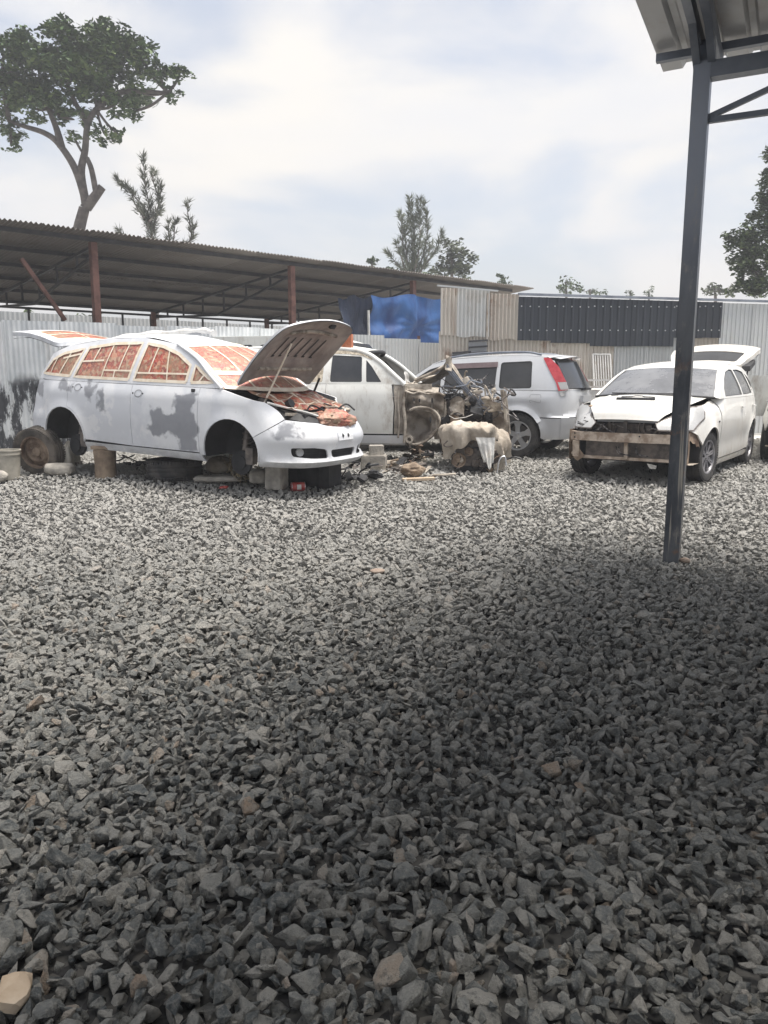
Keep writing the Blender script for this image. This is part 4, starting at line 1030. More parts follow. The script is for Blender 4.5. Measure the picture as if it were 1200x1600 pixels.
    # engine bay: paper thrown over the engine
    def pf_(u, v):
        x = lerp(-.06, .60, u); y = lerp(-.60, .60, v)*(1-.12*u*u); z = lerp(.97, .80, u**1.3)+.045*math.sin(math.pi*v)*(1-u)+.055*nz((x*3, y*3, 0), 1.6, 2)+.02*nz((x*12, y*12, 0), 1, 5)
        return Vector((x, y, z))
    o = MB().grid(pf_, 36, 44).obj('engine_cover_paper', M['paper'], t, smooth=70, fix=False)
    tp = MB()
    for v in (.15, .38, .62, .85): strip(tp, lambda u, w_, i: pf_(u, w_)+Vector((0, 0, .004)), [(.02, v), (.97, v+.03)], .022, 0)
    for u in (.3, .6, .85): strip(tp, lambda a, w_, i: pf_(a, w_)+Vector((0, 0, .005)), [(u, .03), (u-.04, .97)], .02, 0)
    tp.obj('tape', M['tape'], o, fix=False)
    def nose(u, v):
        a = lerp(-1, 1, v); s_ = lerp(su(.02), -su(.5), v); p = b.B(s_, .60, .01); q = Vector((.62, p.y*.85, .74)); m_ = p.lerp(q, u)
        return m_+Vector((.05, 0, .05))*math.sin(math.pi*u)*(1-a*a*.6)+Vector((0, 0, .022*nz((m_.x*14, m_.y*14, 0), 1, 4)))
    def npf(u, v):
        a = 2*math.pi*u; p = math.pi*v; q = Vector((math.sin(p)*math.cos(a), math.sin(p)*math.sin(a), -math.cos(p))); k = 1+.20*nz(q*1.8, 1, 3)+.20*abs(nz(q*5, 1, 5))+.06*nz(q*13, 1, 6)
        return Vector((.70, .10, .655))+Vector((q.x*.19*k, q.y*.36*k, q.z*.125*k))
    MB().grid(npf, 70, 44).obj('nose_paper', M['paper'], t, smooth=70, fix=False)
    mb = MB(); rr = random.Random(4)
    mb.bar((.56, -.58, .755), (.66, -.15, .75), .05, .03); mb.bar((.60, .50, .77), (.50, .62, .78), .05, .03); mb.obj('slam_panel', M['dustmetal'], t)
    mb = MB(); mb.lathe([(0, 0), (.06, 0), (.065, .10), (.03, .13), (0, .13)], 16, Matrix.Translation((.22, -.52, .80))); mb.box((.45, -.45, .74), (.16, .14, .12), (.1, .2, .4)); mb.obj('reservoir', M['steel'], t, smooth=40)
    mb = MB(); mb.lathe([(.0, 0), (.055, 0), (.055, .06), (.02, .06), (0, .06)], 16, Matrix.Translation((.40, -.33, .83)) @ Matrix.Rotation(R(60), 4, 'Y')); mb.box((.60, .30, .74), (.10, .20, .08), (.2, .1, .2)); mb.obj('air_duct', M['dark'], t, smooth=40)
    mb = MB(); mb.box((.66, .40, .76), (.05, .24, .035), (.1, .3, .1)); mb.box((.60, .22, .80), (.04, .20, .03), (0, .2, -.2)); mb.obj('bracket', M['dustmetal'], t)
    for i in range(6):
        a = Vector((rr.uniform(.3, .7), rr.uniform(-.5, .5), .78)); pts = catmull([a, a+Vector((rr.uniform(-.1, .1), .1, .06)), a+Vector((.1, .22, rr.uniform(-.02, .04)))], 6)
        MB().tube(pts, .010, 6).obj('hose', M['dark'], t, smooth=60)
    # open bonnet
    hd = bpy.data.objects.new('bonnet', None); link(hd, t); hd.location = (-.02, 0, 1.06); hd.rotation_euler = (0, R(-52), 0); hd.empty_display_size = .1
    Lh = 1.02
    hv = lambda u, v, i: Vector((u, v, .055*(1-(v/.72)**2)-.16*(u/Lh)**2-.05*sstep(.8, 1.02, u)-i))
    ol = [(.10, -.70), (-.02, -.66), (.045, -.45), (.075, -.2), (.08, 0), (.075, .2), (.045, .45), (-.02, .66), (.10, .70), (.45, .71), (.74, .68), (.90, .58), (.985, .36), (1.02, 0), (.985, -.36), (.90, -.58), (.74, -.68), (.45, -.71)]
    ol = [tuple(p)[:2] for p in catmull([(*p, 0) for p in ol]+[(*ol[0], 0)], 3)[:-1]]
    panel('outer_skin', P, hd, ol, hv, gap=0, rim=.022, res=.08)
    inl = insetpoly(ol, .012 if True else 0)
    def hi(u, v, i):
        e = hv(u, v, .028); 
        z = .024*(sstep(.28, .34, u)*(1-sstep(.70, .76, u))*(1-sstep(.44, .52, abs(v))))
        return e+Vector((0, 0, z))
    panel('inner_panel', M['hoodin'], hd, inl, hi, gap=0, rim=0, res=.035)
    for v in (-.36, -.22, -.08, .08, .22, .36):
        mb = MB(); mb.add([hi(*q, 0)+Vector((0, 0, -.003)) for q in ((.36, v-.012), (.36, v+.012), (.66, v+.042), (.66, v+.018))], [(0, 1, 2, 3)])
        mb.add([hi(*q, 0)+Vector((0, 0, -.003)) for q in ((.36, v-.012), (.36, v+.045), (.385, v+.045), (.385, v-.01))], [(0, 1, 2, 3)]); mb.obj('slot', M['dark'], hd, fix=False)
    for u, vv in ((.22, .50), (.76, .44)):
        MB().tube([hv(u+.03*(1-(a/vv)**2)*(1 if u > .5 else -1), a, .034) for a in [lerp(-vv, vv, k/14) for k in range(15)]], .022, 6).obj('rib', M['dustmetal'], hd, smooth=60)
    mb = MB(); mb.box(hv(.93, .12, .04), (.05, .09, .03)); mb.obj('latch', M['dark'], hd)
    MB().tube([(.26, -.57, .86), (.42, -.30, 1.50)], .011, 6).obj('prop_rod', M['tape'], t, smooth=60)
    MB().tube([(.08, .63, .94), (.16, .64, 1.12)], .014, 6).obj('gas_strut', M['dark'], t, smooth=60)
    # open tailgate, papered window
    tg = bpy.data.objects.new('tailgate', None); link(tg, t); tg.location = (-2.98, 0, 1.42); tg.rotation_euler = (0, R(7), 0); tg.empty_display_size = .1
    tv = lambda u, v, i: Vector((-u, v*(1-.10*u), .03+.05*(1-(v/.62)**2)+.06*math.sin(u*3)-i))
    to = roundpoly([(0, -.60), (0, .60), (.85, .66), (.98, .56), (.98, -.56), (.85, -.66)], .08)
    tw = roundpoly([(.10, -.50), (.10, .50), (.52, .52), (.52, -.52)], .06)
    panel('outer_skin', P, tg, to, tv, holes=[tw], gap=0, rim=.05, res=.08)
    o = panel('window_cover', M['paper'], tg, tw, tv, gap=-.01, rim=0, res=.1)
    tp = MB(); strip(tp, tv, tw+[tw[0]], .04, -.006); strip(tp, tv, [(.1, 0), (.52, .02)], .025, -.006); strip(tp, tv, [(.3, -.5), (.3, .5)], .025, -.006); tp.obj('tape', M['tape'], tg, fix=False)
    panel('inner_trim', M['dark'], tg, insetpoly(to, .01), lambda u, v, i: tv(u, v, .06+.03*sstep(.5, .9, u)), gap=0, rim=0, res=.1)
    return t
WISH = make_wish()
WISH['label'] = 'grey primered minivan on blocks, windows masked with red printed paper, bonnet propped open'

# ---------------------------------------------------------------- white hatchback without its front bumper
def make_hatch():
    a = .61; t = thing('white_hatchback', 'white hatchback with front bumper missing, dusty windscreen, scooped bonnet and raised tailgate', 'car', (3.37, 10.21, 0), -(math.pi/2+a))
    plan = [(.84, 0), (.83, .3), (.78, .5), (.62, .70), (.30, .82), (0, .855), (-.6, .865), (-1.3, .868), (-2.2, .865), (-2.9, .83), (-3.3, .74), (-3.5, .5), (-3.56, .25), (-3.57, 0)]
    F, RA, RR = (0, .33), (-2.60, .33), .355
    b = Body(plan, [(.2, .05), (.5, .0), (.62, .02), (.70, .05), (.78, .12), (.86, .24), (.94, .40)],
             [(.15, .08), (.20, .03), (.30, .015), (.45, .018), (.6, .002), (.72, .0), (.82, .012), (.90, .045), (.96, .10), (1.0, .16), (1.03, .17)],
             [(.2, .08), (.3, .0), (.6, 0), (.7, .03), (.9, .06), (1.05, .12)], .55, -3.3, flare([F, RA], RR, .022))
    b2 = Body(plan, b.pf, [(.15, .08), (.20, .03), (.30, .015), (.45, .018), (.6, .002), (.72, .0), (.82, .006), (.92, .02), (1.03, .045)], b.pr, .55, -3.3, b.extra)
    h = House(b2, 1.02, .30, .35)
    P = M['white']
    rail = [(-.42, 1.02), (-.62, 1.14), (-.90, 1.29), (-1.15, 1.39), (-1.6, 1.465), (-2.2, 1.475), (-2.7, 1.44), (-3.15, 1.34), (-3.38, 1.20), (-3.48, 1.03)]
    wins = [[(-.78, 1.045), (-.84, 1.15), (-1.05, 1.275), (-1.3, 1.365), (-1.62, 1.405), (-1.78, 1.40), (-1.86, 1.05)], [(-1.93, 1.05), (-1.86, 1.40), (-2.2, 1.405), (-2.52, 1.375), (-2.68, 1.08), (-2.66, 1.06)], [(-2.76, 1.09), (-2.62, 1.36), (-2.9, 1.28), (-3.08, 1.16)]]
    su = b.su
    def BL(q, z, i=0):
        # blend: full shoulder roll only ahead of the screen
        p, _ = b.at(abs(q)); k = sstep(-.75, -.35, p.x); return b2.B(q, z, i).lerp(b.B(q, z, i), k)
    for sd_ in (1, -1):
        Q = lambda pts: b.poly(pts, sd_)
        fa = arc(F[0], F[1], RR, 192, 25)
        lampo = [(sd_*su(.42), .67), (sd_*su(.38), .745), (sd_*su(.52), .80), (sd_*b.sx(.45), .915), (sd_*b.sx(.20), .957), (sd_*b.sx(.27), .80), (sd_*b.sx(.48), .665)]
        panel('front_wing', P, t, Q([(-.42, .24)]+fa+[(.40, .60), (.52, .655), (.34, .795), (.19, .955), (.0, .965), (-.42, 1.0), (-.46, .7)]), BL)
        panel('headlamp', M['lamp'], t, roundpoly(lampo, .03), lambda u, v, i: BL(u, v, i-.008), res=.04, rim=.03)
        mb = MB(); strip(mb, BL, lampo+[lampo[0]], .014, -.010); mb.obj('lamp_edge', M['steel'], t, fix=False)
        panel('front_door', P, t, Q([(-.42, .24), (-.46, .7), (-.44, 1.02), (-1.87, 1.02), (-1.84, .6), (-1.80, .24)]) if False else Q([(-.45, .26), (-.48, .7), (-.46, 1.02), (-1.88, 1.02), (-1.82, .26)]), BL)
        panel('rear_door', P, t, Q([(-1.82, .26), (-1.88, 1.02), (-2.72, 1.02), (-2.66, .72)]+arc(RA[0], RA[1], RR+.03, 95, -8, 10)), BL)
        panel('rear_quarter', P, t, Q([(-2.72, 1.02), (-2.66, .72)]+arc(RA[0], RA[1], RR+.028, 95, 0, 8)+arc(RA[0], RA[1], RR, -6, 192)+[(-3.0, .35), (-3.52, .38), (-3.54, .6), (-3.50, 1.0), (-3.2, 1.02)]), BL)
        panel('side_skirt', P, t, Q([(-.40, .17), (-.42, .25), (-2.21, .25), (-2.24, .16)]), BL)
        G = lambda x, z, i, s_=sd_: h.G(x, z, s_, i)
        panel('window_frame', P, t, rail+[(-3.0, 1.022), (-1.5, 1.022), (-.6, 1.022)], G, holes=wins, gap=0, res=.08)
        for w_ in wins:
            o = panel('window', M['glass'], t, w_, lambda x, z, i, s_=sd_: h.G(x, z, s_, i+.012), gap=-.01, rim=0, res=.12)
            mb = MB(); strip(mb, G, w_+[w_[0]], .018, .0+.001); mb.obj('seal', M['dark'], o, fix=False)
        for hx in (-1.70, -2.58):
            c = b2.C(hx, .88, sd_, -.022); MB().box(c, (.16, .03, .028)).obj('door_handle', P, t)
        liner(t, *F, RR+.02, sd_, .80, .50); liner(t, *RA, RR+.02, sd_, .80, .50)
        if sd_ == -1: mb = MB(); c = b2.C(-.32, .74, sd_, -.003); mb.box(c, (.05, .006, .02)); mb.obj('side_repeater', M['dark'], t)
        wheel(t, (0, -sd_*.74, .315), .315, .20, 'dark', sd_, R(-7), spokes=8); wheel(t, (-2.60, -sd_*.74, .315), .315, .20, 'dark', sd_, spokes=8)
        # torn wheel-arch liner and broken wing edge in front of the tyre
        rr = random.Random(6+sd_)
        MB().grid(lambda u, v: Vector((lerp(.42, .66, u)+.02*nz((u*3, v*3, sd_), 1, 2), -sd_*lerp(.60, .77, u*.2+v*.0+.6), lerp(.26, .64, v)+.02*nz((u*6, v, 0), 1))), 8, 8).obj('torn_liner', M['rusty'], t, smooth=60, fix=False)
        if sd_ == -1: MB().grid(lambda u, v: BL(sd_*b.sx(lerp(.36, .60, u)), lerp(.56, .67, v)-.10*(1-u)*(1-v)+.035*nz((u*7, v*2, 1), 1, 4), .012+.02*v), 14, 4).obj('broken_edge', M['rusty'], t, fix=False)
        MB().grid(lambda u, v: Vector((lerp(.30, .62, u), -sd_*lerp(.52, .80, v), .265+.012*nz((u*4, v*4, 0), 1, 7))), 8, 6).obj('undertray_piece', M['dustmetal'], t, fix=False)
    mb = MB(); mb.grid(lambda u, v: b.B(lerp(b.sx(-3.3), 2*b.max-b.sx(-3.3), u) if False else lerp(b.sx(-3.3), b.max, u), lerp(.26, .68, v), 0), 12, 5); mb.grid(lambda u, v: b.B(-lerp(b.sx(-3.3), b.max, u), lerp(.26, .68, v), 0), 12, 5); mb.obj('rear_bumper', P, t, smooth=60, fix=False)
    def st(x, z, bx, bz): return (x, h.y(x, z), z, bx, bz)
    # bonnet
    hs = []
    for x, z, y in ((.62, .85, .455), (.44, .915, .55), (.15, .982, .655), (-.1, 1.015, None), (-.40, 1.04, None)): hs.append((x, y or abs(BL(b.sx(x), z).y)-.006, z, .14 if x > .5 else lerp(.05, .14, (x+.4)/1.0), .045))
    hs[-1] = (*hs[-1][:3], .30, .03)
    hs.insert(0, (.72, .39, .775, .11, .015))
    def scoop(x, y): return .030*sstep(.0, .12, x)*(1-sstep(.36, .46, x))*(1-sstep(.30, .38, abs(y)))+.012*(1-sstep(.0, .03, abs(abs(y)-.52)))
    o, f = loft('bonnet', P, t, hs, nv=48, sub=7, bump=scoop)
    mb = MB()
    for (x, y0, y1, wd) in ((.37, -.24, .24, .042), (.27, -.21, .21, .018)):
        pp = []
        for y in [lerp(y0, y1, k/10) for k in range(11)]:
            q = min((f(k2/34, .5+.5*y/.64) for k2 in range(35)), key=lambda p: abs(p.x-x)); pp.append((q.x, y, q.z+.004))
        mb.tube(pp, wd*.42, 8)
    mb.obj('scoop_slot', M['dark'], t, smooth=50)
    MB().box((.12, .44, 1.005), (.025, .14, .02), (.10, .05, 0)).obj('bonnet_vent', M['rusty'], t)
    MB().box((.42, -.53, .925), (.06, .09, .012), (-.2, .3, 0)).obj('rust_spot', M['rusty'], t)
    for sd_ in (1, -1):
        mb = MB(); strip(mb, lambda u, v, i: Vector((u, 0, 0))+BL(sd_*b.sx(u), v, -.001)-Vector((u, 0, 0))*1.0 if False else BL(sd_*b.sx(u), v, -.001), [(.58, .832), (.42, .882), (.15, .952), (-.1, .972), (-.4, .996)], .010, 0); 0
    loft('windscreen', M['wind'], t, [st(-.42, 1.02, .32, .05), st(-.62, 1.14, .26, .03), st(-.90, 1.29, .20, .025), st(-1.15, 1.39, .15, .035)], -.94, .94, 18)
    for sd_ in (1, -1):
        mb = MB(); q = [(x, z) for x, z in rail[:4]]
        vs = []
        for (x, z), (bx, bz) in zip(q, ((.32, .05), (.26, .03), (.20, .025), (.15, .035))):
            y = h.y(x, z)
            for w_ in (1.0, .965, .925): c = 1-w_*w_; vs.append((x+bx*c+.004, -sd_*w_*y, z+bz*c+.010))
        mb.add(vs, [(3*i+j, 3*i+j+1, 3*i+j+4, 3*i+j+3) for i in range(3) for j in range(2)]); mb.obj('pillar', P, t, smooth=60, fix=False)
    mb = MB(); mb.tube([(-.42+.32*(1-w_*w_)+.03, w_*h.y(-.42, 1.02), 1.03+.04*(1-w_*w_)) for w_ in [lerp(-.95, .95, k/14) for k in range(15)]], .016, 6); mb.obj('cowl_trim', M['dark'], t, smooth=60)
    for y0, y1 in ((.45, -.05), (-.05, -.5)): 
        mb = MB(); mb.tube([(-.42+.32*(1-(y/.78)**2)+.02, y, 1.085) for y in [lerp(y0, y1, k/6) for k in range(7)]], .009, 6); mb.obj('wiper', M['dark'], t, smooth=60)
    loft('roof', P, t, [st(-1.15, 1.39, .15, .035), st(-1.35, 1.43, .10, .05), st(-1.6, 1.465, .05, .055), st(-2.2, 1.475, 0, .06), st(-2.7, 1.44, 0, .06), st(-3.15, 1.34, -.08, .06)], nv=20)
    mb = MB(); mb.tube([(-1.55, 0, 1.53), (-1.68, 0, 1.66)], [.007, .003], 6); mb.obj('aerial', M['dark'], t)
    # front structure
    z0 = .565
    nb = MB(); pts = [(.80-.10*(abs(y)/.72)**2, y) for y in [lerp(-.74, .74, k/8) for k in range(9)]]
    nb.grid(lambda u, v: Vector((lerp(.80, .80, 0)-.10*(lerp(-1, 1, u))**2, lerp(-.70, .70, u), z0+.055*(-1+2*v)+.003*nz((u*20, v, 0), 1))), 16, 2)
    nb.grid(lambda u, v: Vector((.80-.10*(lerp(-1, 1, u))**2-.07*v, lerp(-.70, .70, u), z0+.055)), 16, 1); nb.grid(lambda u, v: Vector((.80-.10*(lerp(-1, 1, u))**2-.07*v, lerp(-.70, .70, u), z0-.055)), 16, 1)
    nb.obj('impact_bar', M['tanrust'], t, smooth=30, fix=False)
    mb = MB()
    for y, z in ((-.64, .595), (-.64, .545), (.58, .595), (.64, .595), (.58, .545), (.20, .59)):
        x = .80-.10*(y/.74)**2+.001; mb.add([(x, y+.011*math.cos(k*math.pi/4), z+.011*math.sin(k*math.pi/4)) for k in range(8)], [tuple(range(8))])
    mb.obj('bar_hole', M['dark'], t, fix=False)
    mb = MB(); mb.bar((.66, -.66, .30), (.66, .66, .30), .05, .035); mb.bar((.64, -.70, .34), (.66, -.55, .30), .03, .03); mb.obj('lower_rail', M['tanrust'], t)
    for y in (-.64, -.60, .02, .62): MB().bar((.70, y, .30), (.72, y, .50), .03, .045, (0, 1, 0)).obj('upright', M['tanrust'], t)
    MB().add([(.72, -.60, .44), (.72, -.50, .31), (.70, -.60, .24), (.69, -.66, .28)], [(0, 1, 2, 3)]).obj('bent_plate', M['rusty'], t, fix=False)
    MB().bar((.70, .0, .61), (.72, 0, .76), .03, .045, (0, 1, 0)).obj('latch_support', M['steel'], t)
    MB().box((.60, 0, .50), (.03, 1.06, .46)).obj('radiator', M['steel'], t)
    MB().box((.665, 0, .765), (.08, .72, .03)).obj('slam_panel', M['primer_dark'], t)
    for y in (-.30, .28):
        A = Matrix.Translation((.64, y, .69)) @ Matrix.Rotation(R(90), 4, 'Y')
        mb = MB().lathe([(.0, .05), (.035, .05), (.04, .03), (.04, 0)], 16, A)
        mb.lathe([(.13, .0), (.14, .0), (.14, .03), (.13, .03)], 24, A, closed=True)
        for k in range(7): mb.box(A @ Vector((math.cos(k*.9)*.085, math.sin(k*.9)*.085, .015)), (.008, .02, .09), (k*.9+1.57, 0, 0))
        mb.obj('cooling_fan', M['steel'], t, smooth=40)
    mb = MB(); mb.box((.58, 0, .68), (.04, 1.15, .22)); mb.box((-.1, 0, .55), (1.2, .95, .60)); mb.box((-1.35, 0, .55), (1.7, 1.58, .66)); mb.box((-2.6, 0, .55), (1.4, .95, .60)); mb.box((-3.3, 0, .6), (.3, 1.2, .6)); mb.obj('floor_shell', M['inner'], t)
    rr = random.Random(8)
    for i in range(9):
        y = rr.uniform(-.62, .62); a_ = Vector((.69, y, rr.uniform(.58, .68))); pts = catmull([a_, a_+Vector((.03, rr.uniform(-.1, .1), -.05)), a_+Vector((.02, rr.uniform(-.2, .2), .02)), a_+Vector((.0, rr.uniform(-.25, .25), .08))], 5)
        MB().tube(pts, rr.uniform(.005, .010), 5).obj('wire', M['wirec'], t, smooth=60)
    for i in range(4):
        y = rr.uniform(-.2, .45); a_ = Vector((.72, y, .45)); pts = catmull([a_, a_+Vector((.02, .04, -.08)), a_+Vector((.02, .16, -.10))], 5); MB().tube(pts, .006, 5).obj('wire', M['wirec'], t, smooth=60)
    MB().add([(.78, .30, .27), (.78, .42, .25), (.74, .40, .20), (.76, .33, .21)], [(0, 1, 2, 3)]).obj('torn_flap', M['whitebag'], t, fix=False)
    for y in (-.36, .36): seat(t, -1.45, y, .35)
    seat(t, -2.3, 0, .35)
    MB().lathe([(.17, -.012), (.185, 0), (.17, .012), (.155, 0)], 24, Matrix.Translation((-.95, -.36, .98)) @ Matrix.Rotation(R(65), 4, 'Y'), closed=True).obj('steering_wheel', M['dark'], t, smooth=60)
    # tailgate, raised
    tg = bpy.data.objects.new('tailgate', None); link(tg, t); tg.location = (-3.10, 0, 1.43); tg.rotation_euler = (0, R(16), 0); tg.empty_display_size = .1
    tv = lambda u, v, i: Vector((-u, v, .02+.07*(1-(v/.66)**2)+.10*math.sin(u*2.6)-i))
    to = roundpoly([(0, -.52), (0, .52), (.40, .64), (.80, .68), (.93, .55), (.95, 0), (.93, -.55), (.80, -.68), (.40, -.64)], .06); tw = roundpoly([(.08, -.44), (.08, .44), (.42, .52), (.42, -.52)], .06)
    panel('outer_skin', P, tg, to, tv, holes=[tw], gap=0, rim=.07, res=.08); panel('rear_window', M['tint'], tg, tw, lambda u, v, i: tv(u, v, .012+i), gap=-.01, rim=0, res=.12)
    panel('inner_trim', M['primer_dark'], tg, insetpoly(to, .015), lambda u, v, i: tv(u, v, .05+.05*sstep(.3, .6, u)*(1-sstep(.86, .95, u))), holes=[insetpoly(tw, -.02)], gap=0, rim=0, res=.08)
    mb = MB(); mb.box((-.25, -.60, -.02), (.40, .12, .08)); mb.box((-.25, .60, -.02), (.40, .12, .08)); mb.obj('tail_lamp_hole', M['dark'], tg)
    for sd_ in (1, -1): MB().tube([(-3.25, -sd_*.56, 1.16), (-3.42, -sd_*.60, 1.48)], .011, 6).obj('gas_strut', M['dark'], t, smooth=60)
    return t
HATCH = make_hatch()

# ---------------------------------------------------------------- silver SUV seen from its rear left
def make_suv():
    t = thing('silver_suv', 'silver four-wheel drive with tall red tail lamp and dark windows, parked by the wall', 'car', (2.573, 13.54, 0), 2.651)
    # origin under the rear axle, x forward
    plan = [(3.42, 0), (3.40, .4), (3.25, .70), (2.8, .84), (2.2, .88), (1.0, .885), (0, .885), (-.4, .875), (-.70, .82), (-.84, .66), (-.90, .40), (-.92, 0)]
    RA, F, RR = (0, .37), (2.62, .37), .40
    b = Body(plan, [(.3, .05), (.5, 0), (.8, .04), (1.0, .2), (1.1, .4)], [(.25, .08), (.33, .02), (.45, .0), (.60, .0), (.645, -.004), (.655, .018), (.78, .008), (.95, .006), (1.04, .03), (1.10, .055)],
             [(.25, .08), (.33, .0), (.60, -.03), (.66, -.03), (.68, .03), (.9, .045), (1.05, .07), (1.12, .085)], 3.1, -.72, flare([F, RA], RR, .03))
    h = House(b, 1.08, .20, .20)
    P = M['silver']; lo = M['silver_lo']
    rail = [(2.25, 1.08), (1.95, 1.28), (1.60, 1.50), (1.30, 1.585), (.5, 1.635), (0, 1.635), (-.38, 1.615), (-.52, 1.55), (-.78, 1.085)]
    wins = [roundpoly([(.335, 1.115), (.345, 1.525), (-.165, 1.545), (-.20, 1.125)], .04), roundpoly([(.42, 1.11), (.42, 1.525), (1.30, 1.49), (1.32, 1.10)], .04), roundpoly([(1.40, 1.10), (1.40, 1.48), (1.62, 1.42), (2.05, 1.15), (2.05, 1.10)], .04)]
    lamp = [(-.37, 1.60), (-.455, 1.60), (-.60, 1.46), (-.80, 1.10), (-.82, .98), (-.70, .995), (-.60, 1.10)]
    for sd_ in (1, -1):
        Q = lambda pts: b.poly(pts, sd_)
        G = lambda x, z, i, s_=sd_: h.G(x, z, s_, i)
        panel('front_wing', P, t, Q([(3.1, .66), (3.08, .95), (2.3, 1.08), (2.25, .66)]+arc(F[0], F[1], RR, 180-50, 46, 8)), b.B)
        panel('front_door', P, t, Q([(2.2, .36), (2.25, 1.08), (1.36, 1.08), (1.36, .36)]), b.B)
        panel('rear_door', P, t, Q([(1.36, .36), (1.36, 1.08), (.38, 1.08), (.30, .80)]+arc(RA[0], RA[1], RR+.03, 38, 0, 6)), b.B)
        panel('rear_quarter', P, t, Q([(.38, 1.08), (.30, .80)]+arc(RA[0], RA[1], RR+.025, 44, 130, 10)+[(-.30, .655), (-.80, .655), (-.83, .97), (-.80, 1.078)]), b.B)
        panel('bumper_corner', lo, t, Q([(-.30, .645)]+list(reversed(arc(RA[0], RA[1], RR, 183, 138, 6)))[::-1][::-1]+[(-.40, .30), (-.895, .30), (-.905, .645)]) if False else Q([(-.29, .645)]+arc(RA[0], RA[1], RR, 137, 186, 8)+[(-.44, .30), (-.90, .32), (-.905, .645)]), b.B)
        # wide arch cladding
        mb = MB(); strip(mb, lambda u, v, i, s_=sd_: b.B(s_*b.sx(u), v, i), arc(RA[0], RA[1], RR+.035, 0, 150, 20), .07, -.016); strip(mb, lambda u, v, i, s_=sd_: b.B(s_*b.sx(u), v, i), arc(F[0], F[1], RR+.035, 0, 180, 20), .07, -.016); mb.obj('arch_flare', P, t, smooth=60, fix=False)
        panel('sill', lo, t, Q([(.40, .28), (.40, .37), (2.2, .37), (2.2, .28)]), b.B)
        panel('front_bumper', lo, t, [(sd_*b.sx(2.98), .34), (sd_*b.sx(2.98), .64), (0, .64), (0, .34)], b.B)
        panel('window_frame', P, t, rail+[(0, 1.082), (1.2, 1.082)], G, holes=wins+[], gap=0, res=.08)
        for w_ in wins:
            o = panel('window', M['tint'], t, w_, lambda x, z, i, s_=sd_: h.G(x, z, s_, i+.008), gap=-.01, rim=0, res=.12)
            mb = MB(); strip(mb, G, w_+[w_[0]], .014, -.001); mb.obj('seal', M['dark'], o, fix=False)
        mb = MB(); strip(mb, G, [(.40, 1.50), (.9, 1.485), (1.35, 1.465)], .085, -.022); mb.obj('wind_deflector', M['mauve'], t, smooth=60, fix=False)
        # tail lamp wraps the pillar
        def lampf(x, z, i, s_=sd_):
            p = h.G(max(x, -.78), z, s_, i-.006) if z > 1.08 else b.C(x, z, s_, i-.012); return p
        panel('tail_lamp', M['red'], t, [(-.36, 1.605), (-.45, 1.60), (-.60, 1.46), (-.735, 1.22), (-.60, 1.215)], lampf, gap=0, rim=.02, res=.05)
        o = panel('tail_lamp', M['lamp'], t, [(-.60, 1.212), (-.735, 1.217), (-.775, 1.11), (-.775, 1.0), (-.70, .99), (-.655, 1.085)], lampf, gap=0, rim=.02, res=.05); o['label'] = 'clear lower section'
        mb = MB(); strip(mb, lampf, [(-.36, 1.60), (-.60, 1.215), (-.66, 1.088), (-.775, 1.086)], .026, -.006); mb.obj('lamp_edge', M['red'], t, fix=False)
        mb = MB(); strip(mb, lambda u, v, i, s_=sd_: b.B(s_*b.sx(u), v, i), roundpoly([(-.20, .89), (-.20, 1.02), (-.38, 1.02), (-.38, .89)], .03)+[(-.2, .93)], .006, -.002) if sd_ == -1 else None
        if sd_ == -1: mb.obj('fuel_flap', M['primer_dark'], t, fix=False)
        mb = MB(); mb.tube(catmull([h.G(-.30, 1.62, sd_, .03)+Vector((0, 0, .03)), h.G(.0, 1.635, sd_, .05)+Vector((0, 0, .06)), h.G(.8, 1.61, sd_, .05)+Vector((0, 0, .07)), h.G(1.3, 1.58, sd_, .05)+Vector((0, 0, .04))], 5), .018, 8); mb.obj('roof_rail', M['frame'], t, smooth=60)
        liner(t, *F, RR+.02, sd_, .83, .5); liner(t, *RA, RR+.02, sd_, .83, .5)
        wheel(t, (0, -sd_*.76, .355), .355, .225, 'alloy', sd_); wheel(t, (2.62, -sd_*.76, .355), .355, .225, 'alloy', sd_)
        MB().box((1.85, -sd_*1.0, 1.13), (.12, .18, .14)).obj('door_mirror', P, t)
    def st(x, z, bx, bz): return (x, h.y(x, z), z, bx, bz)
    loft('roof', P, t, [st(1.60, 1.50, .18, .04), st(1.30, 1.585, .10, .05), st(.5, 1.635, 0, .05), st(0, 1.635, 0, .05), st(-.38, 1.615, -.10, .045), st(-.44, 1.60, -.14, .04)])
    loft('windscreen', M['tint'], t, [st(2.25, 1.08, .35, 0), st(1.95, 1.28, .28, .01), st(1.60, 1.50, .18, .04)])
    loft('bonnet', P, t, [(3.1, .70, .90, .22, .02), (2.7, .74, 1.02, .15, .04), (2.28, .80, 1.08, .32, .02)])
    bk = [(-.52, h.y(-.52, 1.55)-.01, 1.55, -.13, .02), (-.64, h.y(-.64, 1.35)-.01, 1.35, -.13, 0), (-.75, h.y(-.74, 1.12)-.01, 1.12, -.13, 0)]
    o, f = loft('tailgate_glass', M['tint'], t, bk, -.93, .93, 16)
    mb = MB(); mb.grid(lambda u, v: Vector((-.50-.14*(1-(2*v-1)**2)-.10*u, lerp(-.58, .58, v), 1.60+.045*(1-(2*v-1)**2)-.02*u)), 3, 12); mb.obj('spoiler', P, t, smooth=60, fix=False)
    mb = MB()
    for sd_ in (1, -1): mb.grid(lambda u, v: b.B(sd_*lerp(b.su(.80, True), b.max, u), lerp(.665, 1.10, v), .0), 12, 8)
    mb.obj('tailgate', P, t, smooth=60, fix=False)
    mb = MB()
